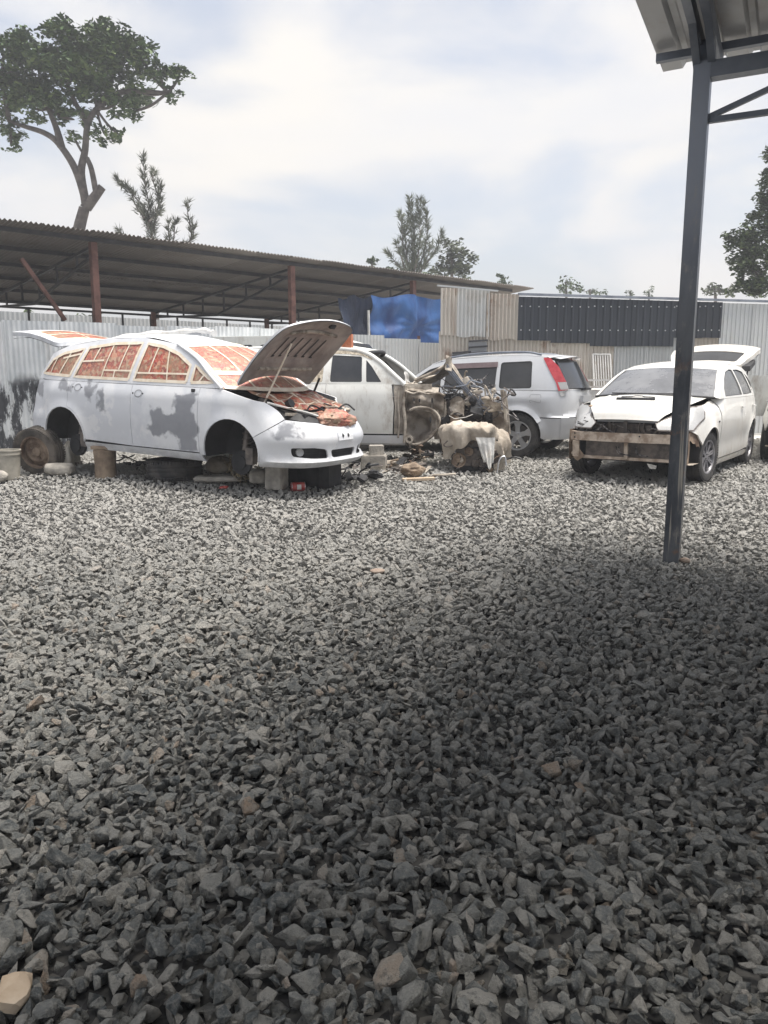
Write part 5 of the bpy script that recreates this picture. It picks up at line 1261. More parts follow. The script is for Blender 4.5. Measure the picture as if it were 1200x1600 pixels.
    for sd_ in (1, -1): mb.grid(lambda u, v: b.B(sd_*lerp(b.su(.82, True), b.max, u), lerp(.32, .655, v), -.012), 12, 6)
    mb.obj('rear_bumper', lo, t, smooth=60, fix=False)
    mb = MB(); mb.box((-.90, .05, .95), (.05, .55, .10)); mb.obj('plate_garnish', M['silver_lo'], t)
    mb = MB(); mb.box((-.86, -.05, 1.10), (.10, .40, .03)); mb.obj('wiper', M['dark'], t)
    mb = MB(); mb.box((1.3, 0, .66), (1.7, 1.60, .66)); mb.box((0, 0, .66), (1.3, 1.0, .66)); mb.box((2.6, 0, .66), (.9, 1.0, .6)); mb.obj('floor_shell', M['inner'], t)
    for y in (-.4, .4): seat(t, 1.5, y, .45); seat(t, .55, y, .45)
    return t
M['mauve'] = simple('smoked_deflector', (.12, .085, .09), (.20, .15, .155), 4, .35)
SUV = make_suv()

# ---------------------------------------------------------------- stripped crash-damaged MPV
def make_wreck():
    t = thing('stripped_wreck', 'weathered white crash-damaged car with front torn off, wings and windscreen missing, on blocks', 'car', (.169, 12.03, 0), -.2)
    plan = [(.55, 0), (.54, .5), (.50, .74), (.2, .83), (-.6, .85), (-2.0, .85), (-3.0, .82), (-3.3, .7), (-3.42, .4), (-3.44, 0)]
    b = Body(plan, [(.3, .03), (1.2, .05)], [(.32, .09), (.36, .03), (.46, .02), (.50, .035), (.56, .012), (.7, .0), (.95, .0), (1.08, .015), (1.14, .035), (1.2, .055)], [(.3, .03), (1.2, .1)], .9, -3.2)
    h = House(b, 1.2, .22, .35); P = M['oldwhite']
    rail = [(.28, 1.19), (.10, 1.35), (-.12, 1.53), (-.38, 1.66), (-.9, 1.725), (-2.2, 1.71), (-2.9, 1.58), (-3.25, 1.2)]
    w1 = roundpoly([(-.335, 1.225), (-.36, 1.585), (-.80, 1.61), (-.81, 1.225)], .03); w2 = roundpoly([(-.05, 1.225), (-.20, 1.44), (-.295, 1.54), (-.275, 1.225)], .02)
    w3 = roundpoly([(-.92, 1.225), (-.91, 1.61), (-1.75, 1.61), (-1.80, 1.225)], .03); w4 = roundpoly([(-1.92, 1.225), (-1.88, 1.60), (-2.7, 1.52), (-2.95, 1.25)], .03)
    for sd_ in (1, -1):
        Q = lambda pts: b.poly(pts, sd_); G = lambda x, z, i, s_=sd_: h.G(x, z, s_, i)
        panel('front_door', P, t, Q([(.12, .49), (.14, .9), (.10, 1.2), (-.86, 1.2), (-.88, .49)]), b.B)
        panel('rear_door', P, t, Q([(-.88, .49), (-.86, 1.2), (-1.85, 1.2), (-1.83, .75), (-1.55, .49)]), b.B)
        panel('rear_quarter', P, t, Q([(-1.83, .75), (-1.85, 1.2), (-3.2, 1.2), (-3.3, .45), (-2.25, .45)]+arc(-1.9, .40, .36, 10, 100, 8)[::1]) if False else Q([(-1.85, 1.2), (-3.2, 1.2), (-3.3, .45), (-2.27, .45)]+arc(-1.9, .42, .37, 175, 80, 8)), b.B)
        panel('sill', M['silver_lo'], t, Q([(.30, .325), (.30, .475), (-1.5, .475), (-1.52, .33)]), b.B)
        panel('hinge_pillar', M['wreck'], t, Q([(.135, .49), (.15, .9), (.12, 1.19), (.28, 1.19), (.30, .9), (.29, .49)]), lambda u, v, i: b.B(u, v, i+.016+.03*nz((u*14, v*5, 0), 1, 3)), res=.035)
        panel('window_frame', P, t, rail+[(-2, 1.202), (-.9, 1.202)], G, holes=[w1, w2, w3, w4], gap=0, res=.07)
        panel('window', M['tint'], t, w1, lambda x, z, i, s_=sd_: h.G(x, z, s_, .012), gap=-.01, rim=0); panel('window', M['tint'], t, w2, lambda x, z, i, s_=sd_: h.G(x, z, s_, .012), gap=-.01, rim=0)
        panel('papered_window', M['oldpaper'], t, w3, lambda x, z, i, s_=sd_: h.G(x, z, s_, .004), gap=-.01, rim=0)
        panel('window', M['tint'], t, w4, lambda x, z, i, s_=sd_: h.G(x, z, s_, .012), gap=-.01, rim=0)
        MB().tube(catmull([h.G(x, z, sd_, .01)+Vector((0, 0, -.005)) for x, z in rail[:5]], 5), [.045]*6+[.035]*15 if False else .036, 8).obj('screen_pillar', P, t, smooth=60)
        # edge rag of torn paper above the window
        mb = MB(); strip(mb, G, [(-.2, 1.56), (-.35, 1.625), (-.55, 1.65), (-.80, 1.655), (-.92, 1.65)], .05, -.006); mb.obj('paper_scrap', M['oldpaper'], t, fix=False)
    def st(x, z, bx, bz): return (x, h.y(x, z), z, bx, bz)
    loft('roof', P, t, [st(-.38, 1.66, .14, .035), st(-.6, 1.70, .06, .045), st(-.9, 1.725, .02, .05), st(-2.2, 1.71, 0, .05), st(-2.9, 1.58, -.1, .05)])
    mb = MB(); mb.tube([(-.34+.14*(1-w_*w_), w_*h.y(-.36, 1.65), 1.63+.035*(1-w_*w_)) for w_ in [lerp(-1, 1, k/10) for k in range(11)]], .03, 8); mb.obj('header_rail', M['dark'], t, smooth=60)
    mb = MB(); mb.box((-.9, 0, .70), (1.9, 1.56, .60)); mb.box((-2.6, 0, .72), (1.3, 1.4, .6)); mb.obj('floor_shell', M['inner'], t)
    mb = MB(); mb.box((-3.1, 0, 1.3), (.05, 1.2, .4)); mb.obj('rear_window', M['tint'], t)
    for y in (-.4, .4): seat(t, -.55, y, .55)
    MB().grid(lambda u, v: Vector((.27+.10*(1-(2*v-1)**2)-.20*u, lerp(-.68, .68, v), 1.16+.05*math.sin(u*3)+.02*nz((u*4, v*9, 0), 1, 2))), 5, 24).obj('dashboard', M['dustmetal'], t, smooth=60, fix=False)
    MB().grid(lambda u, v: Vector((.20+.06*nz((u*3, v*4, 0), 1, 9), lerp(-.45, .15, v), 1.18+.20*math.sin(math.pi*v)*u)), 6, 12).obj('steering_cover', M['whitebag'], t, smooth=60, fix=False)
    # inner wing, suspension tower, firewall: crumpled sheet metal
    W_ = M['wreck']
    def cr(f, nu=26, nv=26, m=W_, name='inner_wing', amp=.03, sc=5, seed=1, pl=None):
        def g(u, v):
            p = f(u, v); d = amp*nz((p.x*sc, p.z*sc, p.y*sc), 1, seed)+amp*.5*abs(nz((p.x*sc*2.3, p.z*sc*2.3, p.y), 1, seed+3)); return p+Vector((d*.3, -d, d*.4))
        mb = MB(); mb.grid(g, nu, nv); return mb.obj(name, m, pl or t, smooth=38, fix=False)
    def skin(name, ol, f, m=W_, amp=.03, sc=5, seed=1, res=.03, holes=()):
        def g(u, v, i):
            p = f(u, v); d = amp*nz((p.x*sc, p.z*sc, p.y*sc), 1, seed)+amp*.6*abs(nz((p.x*sc*2.3, p.z*sc*2.3, p.y), 1, seed+3)); return p+Vector((d*.2, i-d, d*.3))
        return panel(name, m, t, ol, g, holes=holes, gap=0, rim=.012, res=res, smooth=35)
    skin('inner_wing', [(.27, .80), (.27, 1.13), (.50, 1.10), (.83, 1.06), (.84, .86), (.80, .74), (.66, .80), (.52, .84), (.40, .82)], lambda u, v: Vector((u, -.72+.05*math.sin(u*7)-.025*math.sin(v*30+u*8)+.05*math.exp(-((u-.58)/.05)**2), v)), seed=2, holes=[roundpoly([(.40, .93), (.43, .93), (.41, 1.0), (.385, 1.0)], .01), roundpoly([(.49, .92), (.52, .92), (.505, .99), (.48, .99)], .01), roundpoly([(.66, .86), (.685, .86), (.71, .99), (.68, .99)], .01)])
    def tub(u, v):
        k = math.exp(-(((u-.50)/.15)**2+((v-.62)/.14)**2)**1.3); return Vector((u, -.72+.26*k-.03*math.sin((u+v)*26)*(1-k), v))
    skin('wheel_tub', [(.28, .37), (.28, .82), (.40, .835), (.55, .85), (.70, .80), (.78, .70), (.76, .56), (.66, .45), (.56, .39), (.42, .345)], tub, amp=.08, seed=4)
    skin('tub_flange', [(.66, .44), (.78, .56), (.80, .72), (.72, .84), (.50, .90), (.50, .85), (.68, .79), (.755, .69), (.735, .57), (.63, .47)], lambda u, v: Vector((u, -.77, v)), M['dustmetal'], .025, 7, 9)
    cr(lambda u, v: Vector((.24+.52*u, lerp(-.74, -.46, v), 1.12+.07*math.sin(v*4)-.04*u)), 20, 8, M['dustmetal'], 'wing_ledge', .02, 6, 7)
    cr(lambda u, v: Vector((.26+.40*u, -.72+.02*v, lerp(1.06, 1.20, v))), 14, 6, M['dustmetal'], 'cowl_edge', .02, 8, 2)
    cr(lambda u, v: Vector((.30, lerp(-.74, .74, u), lerp(.45, 1.16, v))), 30, 18, W_, 'bulkhead', .04, 4, 3)
    cr(lambda u, v: Vector((lerp(.32, 1.1, u), .60, lerp(.45, 1.05, v)-.1*u)), 20, 12, W_, 'inner_wing', .05, 4, 6)
    cr(lambda u, v: Vector((.70+.16*v, -.68-.05*math.sin(v*6), lerp(.42, .98, u))), 22, 6, M['dustmetal'], 'torn_strip', .05, 6, 11)
    mb = MB()
    for x, z, rx, rz_ in ((.42, .98, .014, .026), (.50, .97, .012, .026), (.68, .97, .012, .040), (.66, .70, .014, .05)):
        mb.add([(x+rx*math.cos(k*math.pi/5), -.795, z+rz_*math.sin(k*math.pi/5)) for k in range(10)], [tuple(range(10))])
    mb.obj('panel_hole', M['dark'], t, fix=False)
    # bent bonnet remains: spike rising then sloping forward
    S_ = M['wreck']
    cr(lambda u, v: Vector((lerp(.46, .90, u), -.62+.55*v, lerp(1.20, 1.42, u)+.16*sstep(.6, 1, u)*(1-v)-.05*v)), 16, 16, S_, 'bent_bonnet', .06, 4, 21)
    cr(lambda u, v: Vector((lerp(.88, 1.30, u), -.60+.35*v, lerp(1.50, .92, u)+.02*v)), 22, 8, M['dustmetal'], 'bent_bonnet', .025, 6, 23)
    for dz, r_ in ((0, .013), (.035, .009), (-.035, .009)): MB().tube([(.86, -.64, 1.44+dz), (1.05, -.66, 1.22+dz), (1.36, -.62, .88+dz)], r_, 6).obj('bonnet_edge', M['frame'], t, smooth=60)
    cr(lambda u, v: Vector((.84+.09*u, -.66+.06*v, lerp(1.40, 1.60, v)-.04*u)), 6, 10, M['dustmetal'], 'bonnet_spike', .05, 8, 25)
    MB().tube(catmull([(.285, -.80, .37), (.30, -.805, .62), (.275, -.80, .9), (.29, -.79, 1.17)], 6), .022, 8).obj('pillar_edge', M['dustmetal'], t, smooth=60)
    MB().tube(catmull([(.20, -.82, .44), (.215, -.83, .7), (.195, -.82, .95), (.21, -.80, 1.15)], 6), .014, 8).obj('pillar_edge', M['wreck'], t, smooth=60)
    MB().tube(catmull([(.30, -.77, .41), (.42, -.79, .35), (.58, -.79, .39), (.72, -.80, .51), (.79, -.81, .66), (.76, -.80, .78), (.64, -.79, .86), (.46, -.78, .87), (.36, -.78, .83)], 6), .017, 8).obj('flange', M['dustmetal'], t, smooth=60)
    MB().tube(catmull([(.30, -.80, 1.10), (.42, -.83, 1.065), (.50, -.83, 1.09), (.62, -.82, 1.06), (.76, -.81, 1.075), (.86, -.78, 1.04)], 6), .014, 8).obj('flange', M['dustmetal'], t, smooth=60)
    MB().lathe([(.03, 0), (.055, 0), (.055, .03), (.03, .03)], 16, Matrix.Translation((.36, -.79, .42)) @ Matrix.Rotation(R(90), 4, 'X'), closed=True).obj('bracket_ring', M['dustmetal'], t, smooth=40)
    MB().tube([(.40, -.60, 1.25), (.66, -.58, 1.36), (.84, -.60, 1.46)], .022, 8).obj('brace', M['dustmetal'], t, smooth=60)
    MB().tube([(.36, -.45, 1.22), (.60, -.42, 1.30), (.75, -.3, 1.33)], .016, 8).obj('brace', M['dustmetal'], t, smooth=60)
    # engine mass
    rr = random.Random(12)
    mb = MB(); mb.box((1.15, -.02, .74), (.66, .98, .50)); mb.box((.95, .2, .80), (.4, .5, .5)); mb.box((1.45, .0, .62), (.16, 1.0, .30)); mb.obj('engine_block', M['dark'], t)
    for i in range(40):
        c = (rr.uniform(.80, 1.60), rr.uniform(-.68, -.2), rr.uniform(.48, 1.02)); d = (rr.uniform(.05, .20), rr.uniform(.05, .16), rr.uniform(.04, .16))
        m_ = M[rr.choice(['dark', 'steel', 'steel', 'rusty', 'dark', 'inner'])]
        if rr.random() < .5: MB().box(c, d, (rr.random(), rr.random(), rr.random())).obj('engine_part', m_, t)
        else: MB().lathe([(0, -.03), (d[0]*.5, -.03), (d[0]*.55, 0), (d[0]*.3, .05), (0, .05)], 14, Matrix.Translation(c) @ Euler((rr.random()*3, rr.random()*3, 0)).to_matrix().to_4x4()).obj('engine_part', m_, t, smooth=40)
    for i in range(80):
        a_ = Vector((rr.uniform(.85, 1.68), rr.uniform(-.72, -.1), rr.uniform(.78, 1.20))); pts = [a_]
        for k in range(4): pts.append(pts[-1]+Vector((rr.gauss(0, .09), rr.gauss(0, .05), rr.gauss(-.01, .07))))
        MB().tube(catmull(pts, 4), rr.uniform(.004, .013), 5).obj('wire', rr.choice([M['wirec'], M['dark'], M['steel'], M['frame'], M['wirec'], M['dustmetal']]), t, smooth=60)
    for c, d, r_ in (((1.14, -.62, 1.17), (.13, .03, .26), (0, .1, 0)), ((1.22, -.6, 1.0), (.20, .04, .09), (.2, .5, 0)), ((1.45, -.55, .99), (.24, .12, .07), (.1, .1, .1)), ((1.30, -.66, 1.09), (.16, .03, .05), (0, .1, .1)), ((1.52, -.5, 1.10), (.08, .06, .09), (.3, .1, 0)), ((1.17, -.63, .93), (.16, .03, .05), (0, -.4, 0))):
        def fq(u, v, c=c, d=d): 
            a = 2*math.pi*v; return Vector(c)+Vector((d[0]*.5*math.cos(a)*math.sin(math.pi*u), d[1]*.5*math.sin(a)*math.sin(math.pi*u), d[2]*.5*-math.cos(math.pi*u)))+Vector((1, 1, 1))*.018*nz((u*4, math.cos(a)*2, math.sin(a)*2), 1, c[0])
        MB().grid(fq, 8, 12).obj('plastic_piece', M['sack'] if c[0] < 1.5 else M['dustmetal'], t, smooth=50, fix=False)
    for pts, r_, m_ in (([(1.70, -.60, .52), (1.70, -.62, .80), (1.64, -.60, 1.12)], .030, 'dustmetal'), ([(1.76, -.58, .50), (1.72, -.58, .82), (1.68, -.56, 1.10)], .022, 'wreck'), ([(1.45, -.62, .82), (1.60, -.62, .84), (1.72, -.62, .80)], .020, 'dustmetal'), ([(.85, -.66, .35), (.86, -.68, .60), (.84, -.66, .95)], .026, 'wreck'), ([(.92, -.6, .3), (.93, -.62, .55), (.97, -.6, .8)], .018, 'rusty')):
        MB().tube(pts, r_, 6).obj('support', M[m_], t, smooth=40)
    cr(lambda u, v: Vector((1.52+.22*u, -.62, lerp(.56, .80, v))), 14, 14, M['wreck'], 'radiator_support', .05, 9, 31)
    cr(lambda u, v: Vector((1.38+.26*u, -.64-.05*v, lerp(.86, .98, v)-.05*u)), 8, 6, M['dustmetal'], 'bracket', .03, 7, 33)
    cr(lambda u, v: Vector((.93+.20*u, -.74, lerp(.80, 1.02, v)-.2*(u-.5)**2)), 14, 14, M['wreck'], 'torn_bracket', .04, 8, 35)
    cr(lambda u, v: Vector((.93+.12*u, -.72, lerp(.60, .80, v))), 8, 8, M['rusty'], 'torn_bracket', .05, 9, 37)
    MB().tube([(.92, -.78, .76), (1.0, -.80, .72), (1.15, -.79, .74), (1.25, -.75, .78)], .005, 5).obj('wire', M['whitebag'], t)
    for y in (-.55, .5):
        A = Matrix.Translation((.9, y, .42)) @ Matrix.Rotation(R(90), 4, 'X'); MB().lathe([(0, 0), (.14, 0), (.14, .03), (.07, .03), (.07, .07), (0, .07)], 22, A).obj('brake_disc', M['rusty'], t, smooth=40)
    for y in (-.74, .74): wheel(t, (-1.9, y, .31), .31, .19, 'steel', 1 if y < 0 else -1)
    return t
M['oldpaper'] = simple('yellowed_newsprint', (.34, .29, .22), (.62, .55, .44), 26, .9, lo=.42, hi=.58)
WRECK = make_wreck()

# ---------------------------------------------------------------- things lying about
def gp(px, py): 
    p = PX(px, py, z=0); p.z = gh(p.x, p.y); return PX(px, py, z=p.z)
def lump(name, label, cat, p, d, m, seed=1, amp=.18, rotz=0, cuts=3, flat=0, smooth=40, parent=None, boxy=0):
    b = bmesh.new(); bmesh.ops.create_icosphere(b, subdivisions=cuts, radius=1)
    if boxy > .8:
        b.free(); b = bmesh.new(); bmesh.ops.create_cube(b, size=2); bmesh.ops.bevel(b, geom=list(b.edges), offset=.09, segments=2, affect='EDGES'); bmesh.ops.subdivide_edges(b, edges=[e for e in b.edges if e.calc_length() > .8], cuts=7, use_grid_fill=True)
        for v in b.verts: q = v.co.copy(); s = 1+amp*.5*nz(q*1.1, 1, seed)+amp*.7*nz(q*3.5, 1, seed+1); v.co = Vector((q.x*s*d[0]/2, q.y*s*d[1]/2, q.z*s*d[2]/2))
    else:
      for v in b.verts:
        q = v.co.normalized()
        if boxy: k = 1/max(abs(q.x), abs(q.y), abs(q.z)); q = q.lerp(q*k, boxy)
        s = 1+amp*nz(q*1.3, 1, seed)+amp*.5*nz(q*3.1, 1, seed+1); v.co = Vector((q.x*s*d[0]/2, q.y*s*d[1]/2, q.z*s*d[2]/2))
    mn = min(v.co.z for v in b.verts)
    for v in b.verts: v.co.z -= mn
    for f in b.faces: f.smooth = True
    for e in b.edges:
        if len(e.link_faces) == 2 and e.calc_face_angle(0) > R(smooth): e.smooth = False
    me = bpy.data.meshes.new(name); b.to_mesh(me); b.free(); me.materials.append(m); o = bpy.data.objects.new(name, me); link(o, parent)
    o.location = p; o.rotation_euler = (0, 0, rotz)
    return tag(o, label, cat) if label else o
M['pink'] = simple('pink_stone', (.30, .225, .18), (.42, .34, .28), 9, .9, 0, .004, 30)
# bucket
p = gp(14, 748); bk = thing('bucket', 'cement splashed plastic bucket at the left edge beside the dirty wheel', 'bucket', p)
MB().lathe([(0, 0), (.128, 0), (.150, .30), (.160, .30), (.160, .318), (.153, .318), (.153, .345), (.163, .345), (.163, .36), (.148, .36), (.125, .02), (0, .02)], 32).obj('body', M['bucket'], bk, smooth=40)
MB().tube([(.162*math.cos(a), .162*math.sin(a)-.01*math.sin(a), .33-.10*math.sin(a)) for a in [math.pi*i/12 for i in range(13)]], .004, 5).obj('handle', M['steel'], bk)
# loose wheels and tyres
p = gp(64, 741); t = thing('loose_wheel', 'muddy steel wheel with tyre standing upright behind the minivan tail', 'wheel', (p.x, p.y, p.z+.30), 0)
t.rotation_euler = (R(10), 0, R(-14)); M['mudrub'] = simple('muddy_rubber', (.05, .045, .04), (.16, .14, .12), 5, .9, 0, .006, 30)
wheel(t, None, .31, .20, 'steel', asthing=True)
for c in t.children: 
    if c.name.startswith('tyre'): c.data.materials[0] = M['mudrub']
def lying_tyre(p, r, wd, label, z=0):
    o = thing('tyre', label, 'tyre', (p.x, p.y, p.z+wd/2+z)); h = wd/2; rr_ = r*.62
    pr = [(rr_, -h*.80), (rr_*1.05, -h*.95), (r*.8, -h*1.02), (r*.94, -h*.96), (r*.985, -h*.8)]
    for a in (-.55, -.1, .35): pr += [(r, h*(a-.12)), (r-.01, h*(a-.08)), (r-.01, h*(a+.06)), (r, h*(a+.1))]
    pr += [(r*.985, h*.8), (r*.94, h*.96), (r*.8, h*1.02), (rr_*1.05, h*.95), (rr_, h*.8), (rr_*1.02, 0)]
    MB().lathe(pr, 48, closed=True).obj('carcass', M['rubber'], o, smooth=40)
    mb = MB()
    for k in range(56):
        a = 2*math.pi*k/56
        for s_ in (-1, 1): mb.box((math.cos(a)*r*.985, math.sin(a)*r*.985, s_*h*.78), (.02, .012, h*.34), (0, 0, a))
    mb.obj('tread', M['rubber'], o); return o
p = gp(264, 752); p.y += .28; lying_tyre(p, .33, .24, 'worn tyre lying flat as a support under the minivan door sill')
# stump, stones and blocks carrying the minivan
p = gp(166, 746); o = thing('log_block', 'upright wooden log block holding up the minivan between its wheel arches', 'wood block', p)
MB().lathe([(0, 0), (.13, 0), (.125, .17), (.135, .34), (0, .35)], 14).obj('log', M['wood'], o, smooth=30)
MB().box((.02, .02, .37), (.3, .25, .04)).obj('pad', M['wood'], o)
lump('stone', 'rounded stone on a slab beneath the minivan front brake', 'stone', gp(341, 749)+Vector((0, .12, .05)), (.36, .28, .22), M['stonebig'], 3, .12)
lump('slab', 'thin flat stone slab under the rounded stone', 'stone', gp(338, 754)+Vector((0, .12, 0)), (.56, .34, .07), M['concrete'], 5, .12, boxy=.6)
lump('stone', 'pale flat topped stone beside the upright loose wheel', 'stone', gp(93, 743), (.36, .22, .15), M['concrete'], 7, .2, boxy=.5)
lump('stone', 'small stone at the left edge in front of the bucket', 'stone', gp(2, 753), (.16, .14, .13), M['concrete'], 8, .2)
lump('stone', 'squarish rough stone left of the grey block under the front bumper', 'stone', gp(404, 756), (.20, .2, .17), M['concrete'], 9, .15, boxy=.6)
p = gp(428, 766); o = thing('concrete_block', 'tall grey concrete block standing under the minivan front bumper', 'block', p, -.3)
lump('block', None, None, Vector((0, .08, 0)), (.20, .2, .34), M['concrete'], 10, .08, boxy=.9, parent=o); 
p = gp(482, 764); o = thing('black_box', 'large black plastic battery box under the minivan front bumper', 'box', p+Vector((.05, .30, 0)), -.35)
MB().box((0, 0, .16), (.52, .36, .32)).obj('case', M['dark'], o); MB().box((0, 0, .335), (.54, .38, .03)).obj('lid', M['inner'], o)
for x in (-.12, .12): MB().box((x, -.184, .16), (.03, .012, .28)).obj('rib', M['inner'], o)
p = gp(466, 768); o = thing('drink_can', 'red and white tin lying before the black box', 'can', (p.x, p.y, p.z+.055), .25)
MB().lathe([(0, -.08), (.046, -.08), (.052, -.072), (.052, .072), (.046, .08), (0, .08)], 20, Matrix.Rotation(R(90), 4, 'Y')).obj('body', M['can'], o, smooth=40)
for x in (-.074, .074): MB().lathe([(.047, -.004), (.0535, -.004), (.0535, .004), (.047, .004)], 20, Matrix.Translation((x, 0, 0)) @ Matrix.Rotation(R(90), 4, 'Y'), closed=True).obj('rim', M['alloy'], o, smooth=40)
MB().grid(lambda u, v: Vector((lerp(-.02, .03, u), -.0526*math.cos(R(lerp(-30, 35, v))), .0526*math.sin(R(lerp(-30, 35, v))))), 2, 6).obj('paper_label', M['whitebag'], o, fix=False)
# black debris heap under the bumper corner
p = gp(545, 752); rr = random.Random(21)
def heap(name, label, cat, p, n, ex, mats, seed, size=(.05, .3), zmax=.22, part='scrap'):
    o = thing(name, label, cat, p); rr = random.Random(seed)
    for i in range(n):
        c = (rr.uniform(-ex[0], ex[0]), rr.uniform(-ex[1], ex[1]), rr.uniform(.01, zmax)*(rr.random())); d = (rr.uniform(*size), rr.uniform(size[0], size[1]*.5), rr.uniform(.012, .05))
        k = rr.random()
        if k < .5:
            def fq(u, v, c=c, d=d, e=rr.uniform(-.5, .5), a=rr.uniform(0, 3)): 
                x = (u-.5)*d[0]; y = (v-.5)*d[1]; return Vector((c[0]+x*math.cos(a)-y*math.sin(a), c[1]+x*math.sin(a)+y*math.cos(a), max(.003, c[2]+e*x+.06*nz((x*6+c[0]*9, y*6, 0), 1, seed)+.02)))
            MB().grid(fq, 7, 5).obj(part, M[rr.choice(mats)], o, smooth=40, fix=False)
        elif k < .8:
            a = Vector(c); pts = [a]
            for j in range(4): q = pts[-1]+Vector((rr.gauss(0, size[1]*.28), rr.gauss(0, .06), rr.gauss(0, .04))); q.z = max(q.z, .012); pts.append(q)
            MB().tube(catmull(pts, 4), rr.uniform(.006, .016), 6).obj(part, M[rr.choice(mats)], o, smooth=60)
        else: MB().box((c[0], c[1], c[2]+.02), (d[0]*.7, d[1], d[2]), (rr.uniform(-.5, .5), rr.uniform(-.4, .4), rr.random()*3)).obj(part, M[rr.choice(mats)], o)
    return o
heap('scrap_heap', 'heap of black plastic scraps and cables under the minivan front corner', 'scrap', p+Vector((0, .2, 0)), 34, (.38, .28), ['dark', 'inner', 'dark', 'steel'], 21)
heap('scrap_heap', 'dark tangle of hoses beside the stones below the minivan wing', 'scrap', gp(385, 757)+Vector((0, .25, 0)), 16, (.18, .2), ['dark', 'inner', 'steel'], 25, (.05, .2), .16)
heap('scrap_heap', 'scattered brown metal sheets and offcuts beside the concrete blocks of the wreck', 'scrap', gp(622, 735), 26, (.42, .30), ['dustmetal', 'steel', 'rusty', 'wood', 'dark'], 22, (.06, .34), .12)
heap('scrap_heap', 'rusty crumpled sheet pieces hanging down in front of the wreck sill', 'scrap', gp(650, 722)+Vector((0, .1, .0)), 26, (.20, .16), ['rusty', 'dustmetal', 'rusty', 'steel'], 29, (.06, .28), .55)
heap('scrap_heap', 'small dark metal scraps behind the minivan rear wheel arch', 'scrap', gp(205, 735)+Vector((0, .5, 0)), 14, (.30, .2), ['dark', 'steel', 'inner'], 27, (.06, .3), .14)
heap('scrap_heap', 'black hoses and brackets under the front of the wreck', 'scrap', gp(690, 718)+Vector((0, .35, 0)), 26, (.45, .25), ['dark', 'steel', 'inner', 'rusty'], 28, (.06, .3), .30)
# blocks under the wreck
p = gp(588, 737); o = thing('concrete_block', 'pale lower concrete block of the stack under the wreck sill', 'block', p+Vector((-.03, .10, 0)), -.15)
lump('block', None, None, (0, 0, 0), (.33, .2, .21), M['concrete'], 11, .05, boxy=.92, parent=o)
o = thing('concrete_block', 'small upper block of the stack under the wreck sill', 'block', p+Vector((-.0, .12, .20)), .1); lump('block', None, None, (0, 0, 0), (.19, .16, .14), M['concrete'], 12, .06, boxy=.9, parent=o)
for x, lb in ((520, 'hidden'),): 
    o = thing('concrete_block', 'concrete block standing under the rear door of the wreck', 'block', PX(508, 722, z=0)+Vector((0, .3, 0)), .1); lump('block', None, None, (0, 0, 0), (.3, .2, .34), M['concrete'], 13, .05, boxy=.92, parent=o)
lump('dirt_lump', 'brown lump of hardened mud on the gravel in front of the wreck', 'lump', gp(645, 747), (.31, .24, .17), M['wood'], 14, .35, cuts=4, smooth=25)
p = gp(654, 752); o = MB().bar((-.2, 0, .02), (.2, .05, .03), .11, .03).obj('wood_plank', M['planky'], None); o.location = p; tag(o, 'short pale wooden plank lying on the gravel by the mud lump', 'plank')
o = MB().bar((-.16, 0, .02), (.18, -.04, .05), .10, .02).obj('metal_plate', M['dustmetal'], None); o.location = gp(690, 746); tag(o, 'grey metal plate lying left of the cloth covered engine', 'plate')
# rag on the rear hub
p = PX(108, 706, Y=PX(105, 735, z=0).y-.05)
def ragf(u, v):
    a = 2*math.pi*u; r_ = math.sin(math.pi*min(v*1.05, 1)*.62); e = 1+.30*nz((math.cos(a)*2, math.sin(a)*2, v*3), 1, 3)+.10*math.sin(a*7+v*4)*v
    return Vector((.135*r_*e*math.cos(a), .12*r_*e*math.sin(a), .16-.36*v**1.2+.03*nz((math.cos(a)*3, v*4, 1), 1, 5)))
o = MB().grid(ragf, 48, 18).obj('rag', M['rag'], None, smooth=50, fix=False); o.location = p; tag(o, 'crumpled pale rag wrapped over the minivan rear hub', 'rag')
# axle stand below that hub
q = Vector((p.x, p.y+.05, gh(p.x, p.y))); o = thing('axle_stand', 'dark steel stand under the rag covered rear hub', 'stand', q)
MB().box((0, 0, .03), (.24, .2, .06)).obj('foot', M['steel'], o); MB().bar((0, 0, .06), (0, 0, .34), .10, .10, (0, 1, 0)).obj('column', M['steel'], o)
# red wrapper
lump('wrapper', 'crumpled red wrapper on the gravel before the rounded stone', 'wrapper', gp(350, 764), (.10, .07, .03), M['can'], 15, .4, smooth=20)
# weeds in front wheel arch
def weed(px, py, h_, n, label, seed, spread=.12):
    p = gp(px, py); rr = random.Random(seed); o = thing('dry_weed', label, 'plant', p); mb = MB(); lf = MB()
    for i in range(n):
        a = Vector((rr.gauss(0, .03), rr.gauss(0, .03), 0)); tp = Vector((rr.gauss(0, spread), rr.gauss(0, spread*.5), h_*rr.uniform(.5, 1)))
        pts = catmull([a, (a+tp)/2+Vector((rr.gauss(0, .02), 0, .02)), tp], 4); mb.tube(pts, [.005]+[.003]*(len(pts)-1), 5)
        leaves(lf, tp, (.05, .05, .05), 6, .05, rr); leaves(lf, (a+tp)/2, (.05, .05, .06), 4, .05, rr)
    mb.obj('stem', M['weed'], o); lf.obj('foliage', M['weed'], o, fix=False)
weed(366, 752, .85, 5, 'tall thin dry weed growing before the open front wheel arch', 2, .05); weed(378, 754, .32, 9, 'low dry weed at the foot of the tall weed', 3)
weed(405, 750, .2, 6, 'small dry tuft beside the squarish stone', 4)
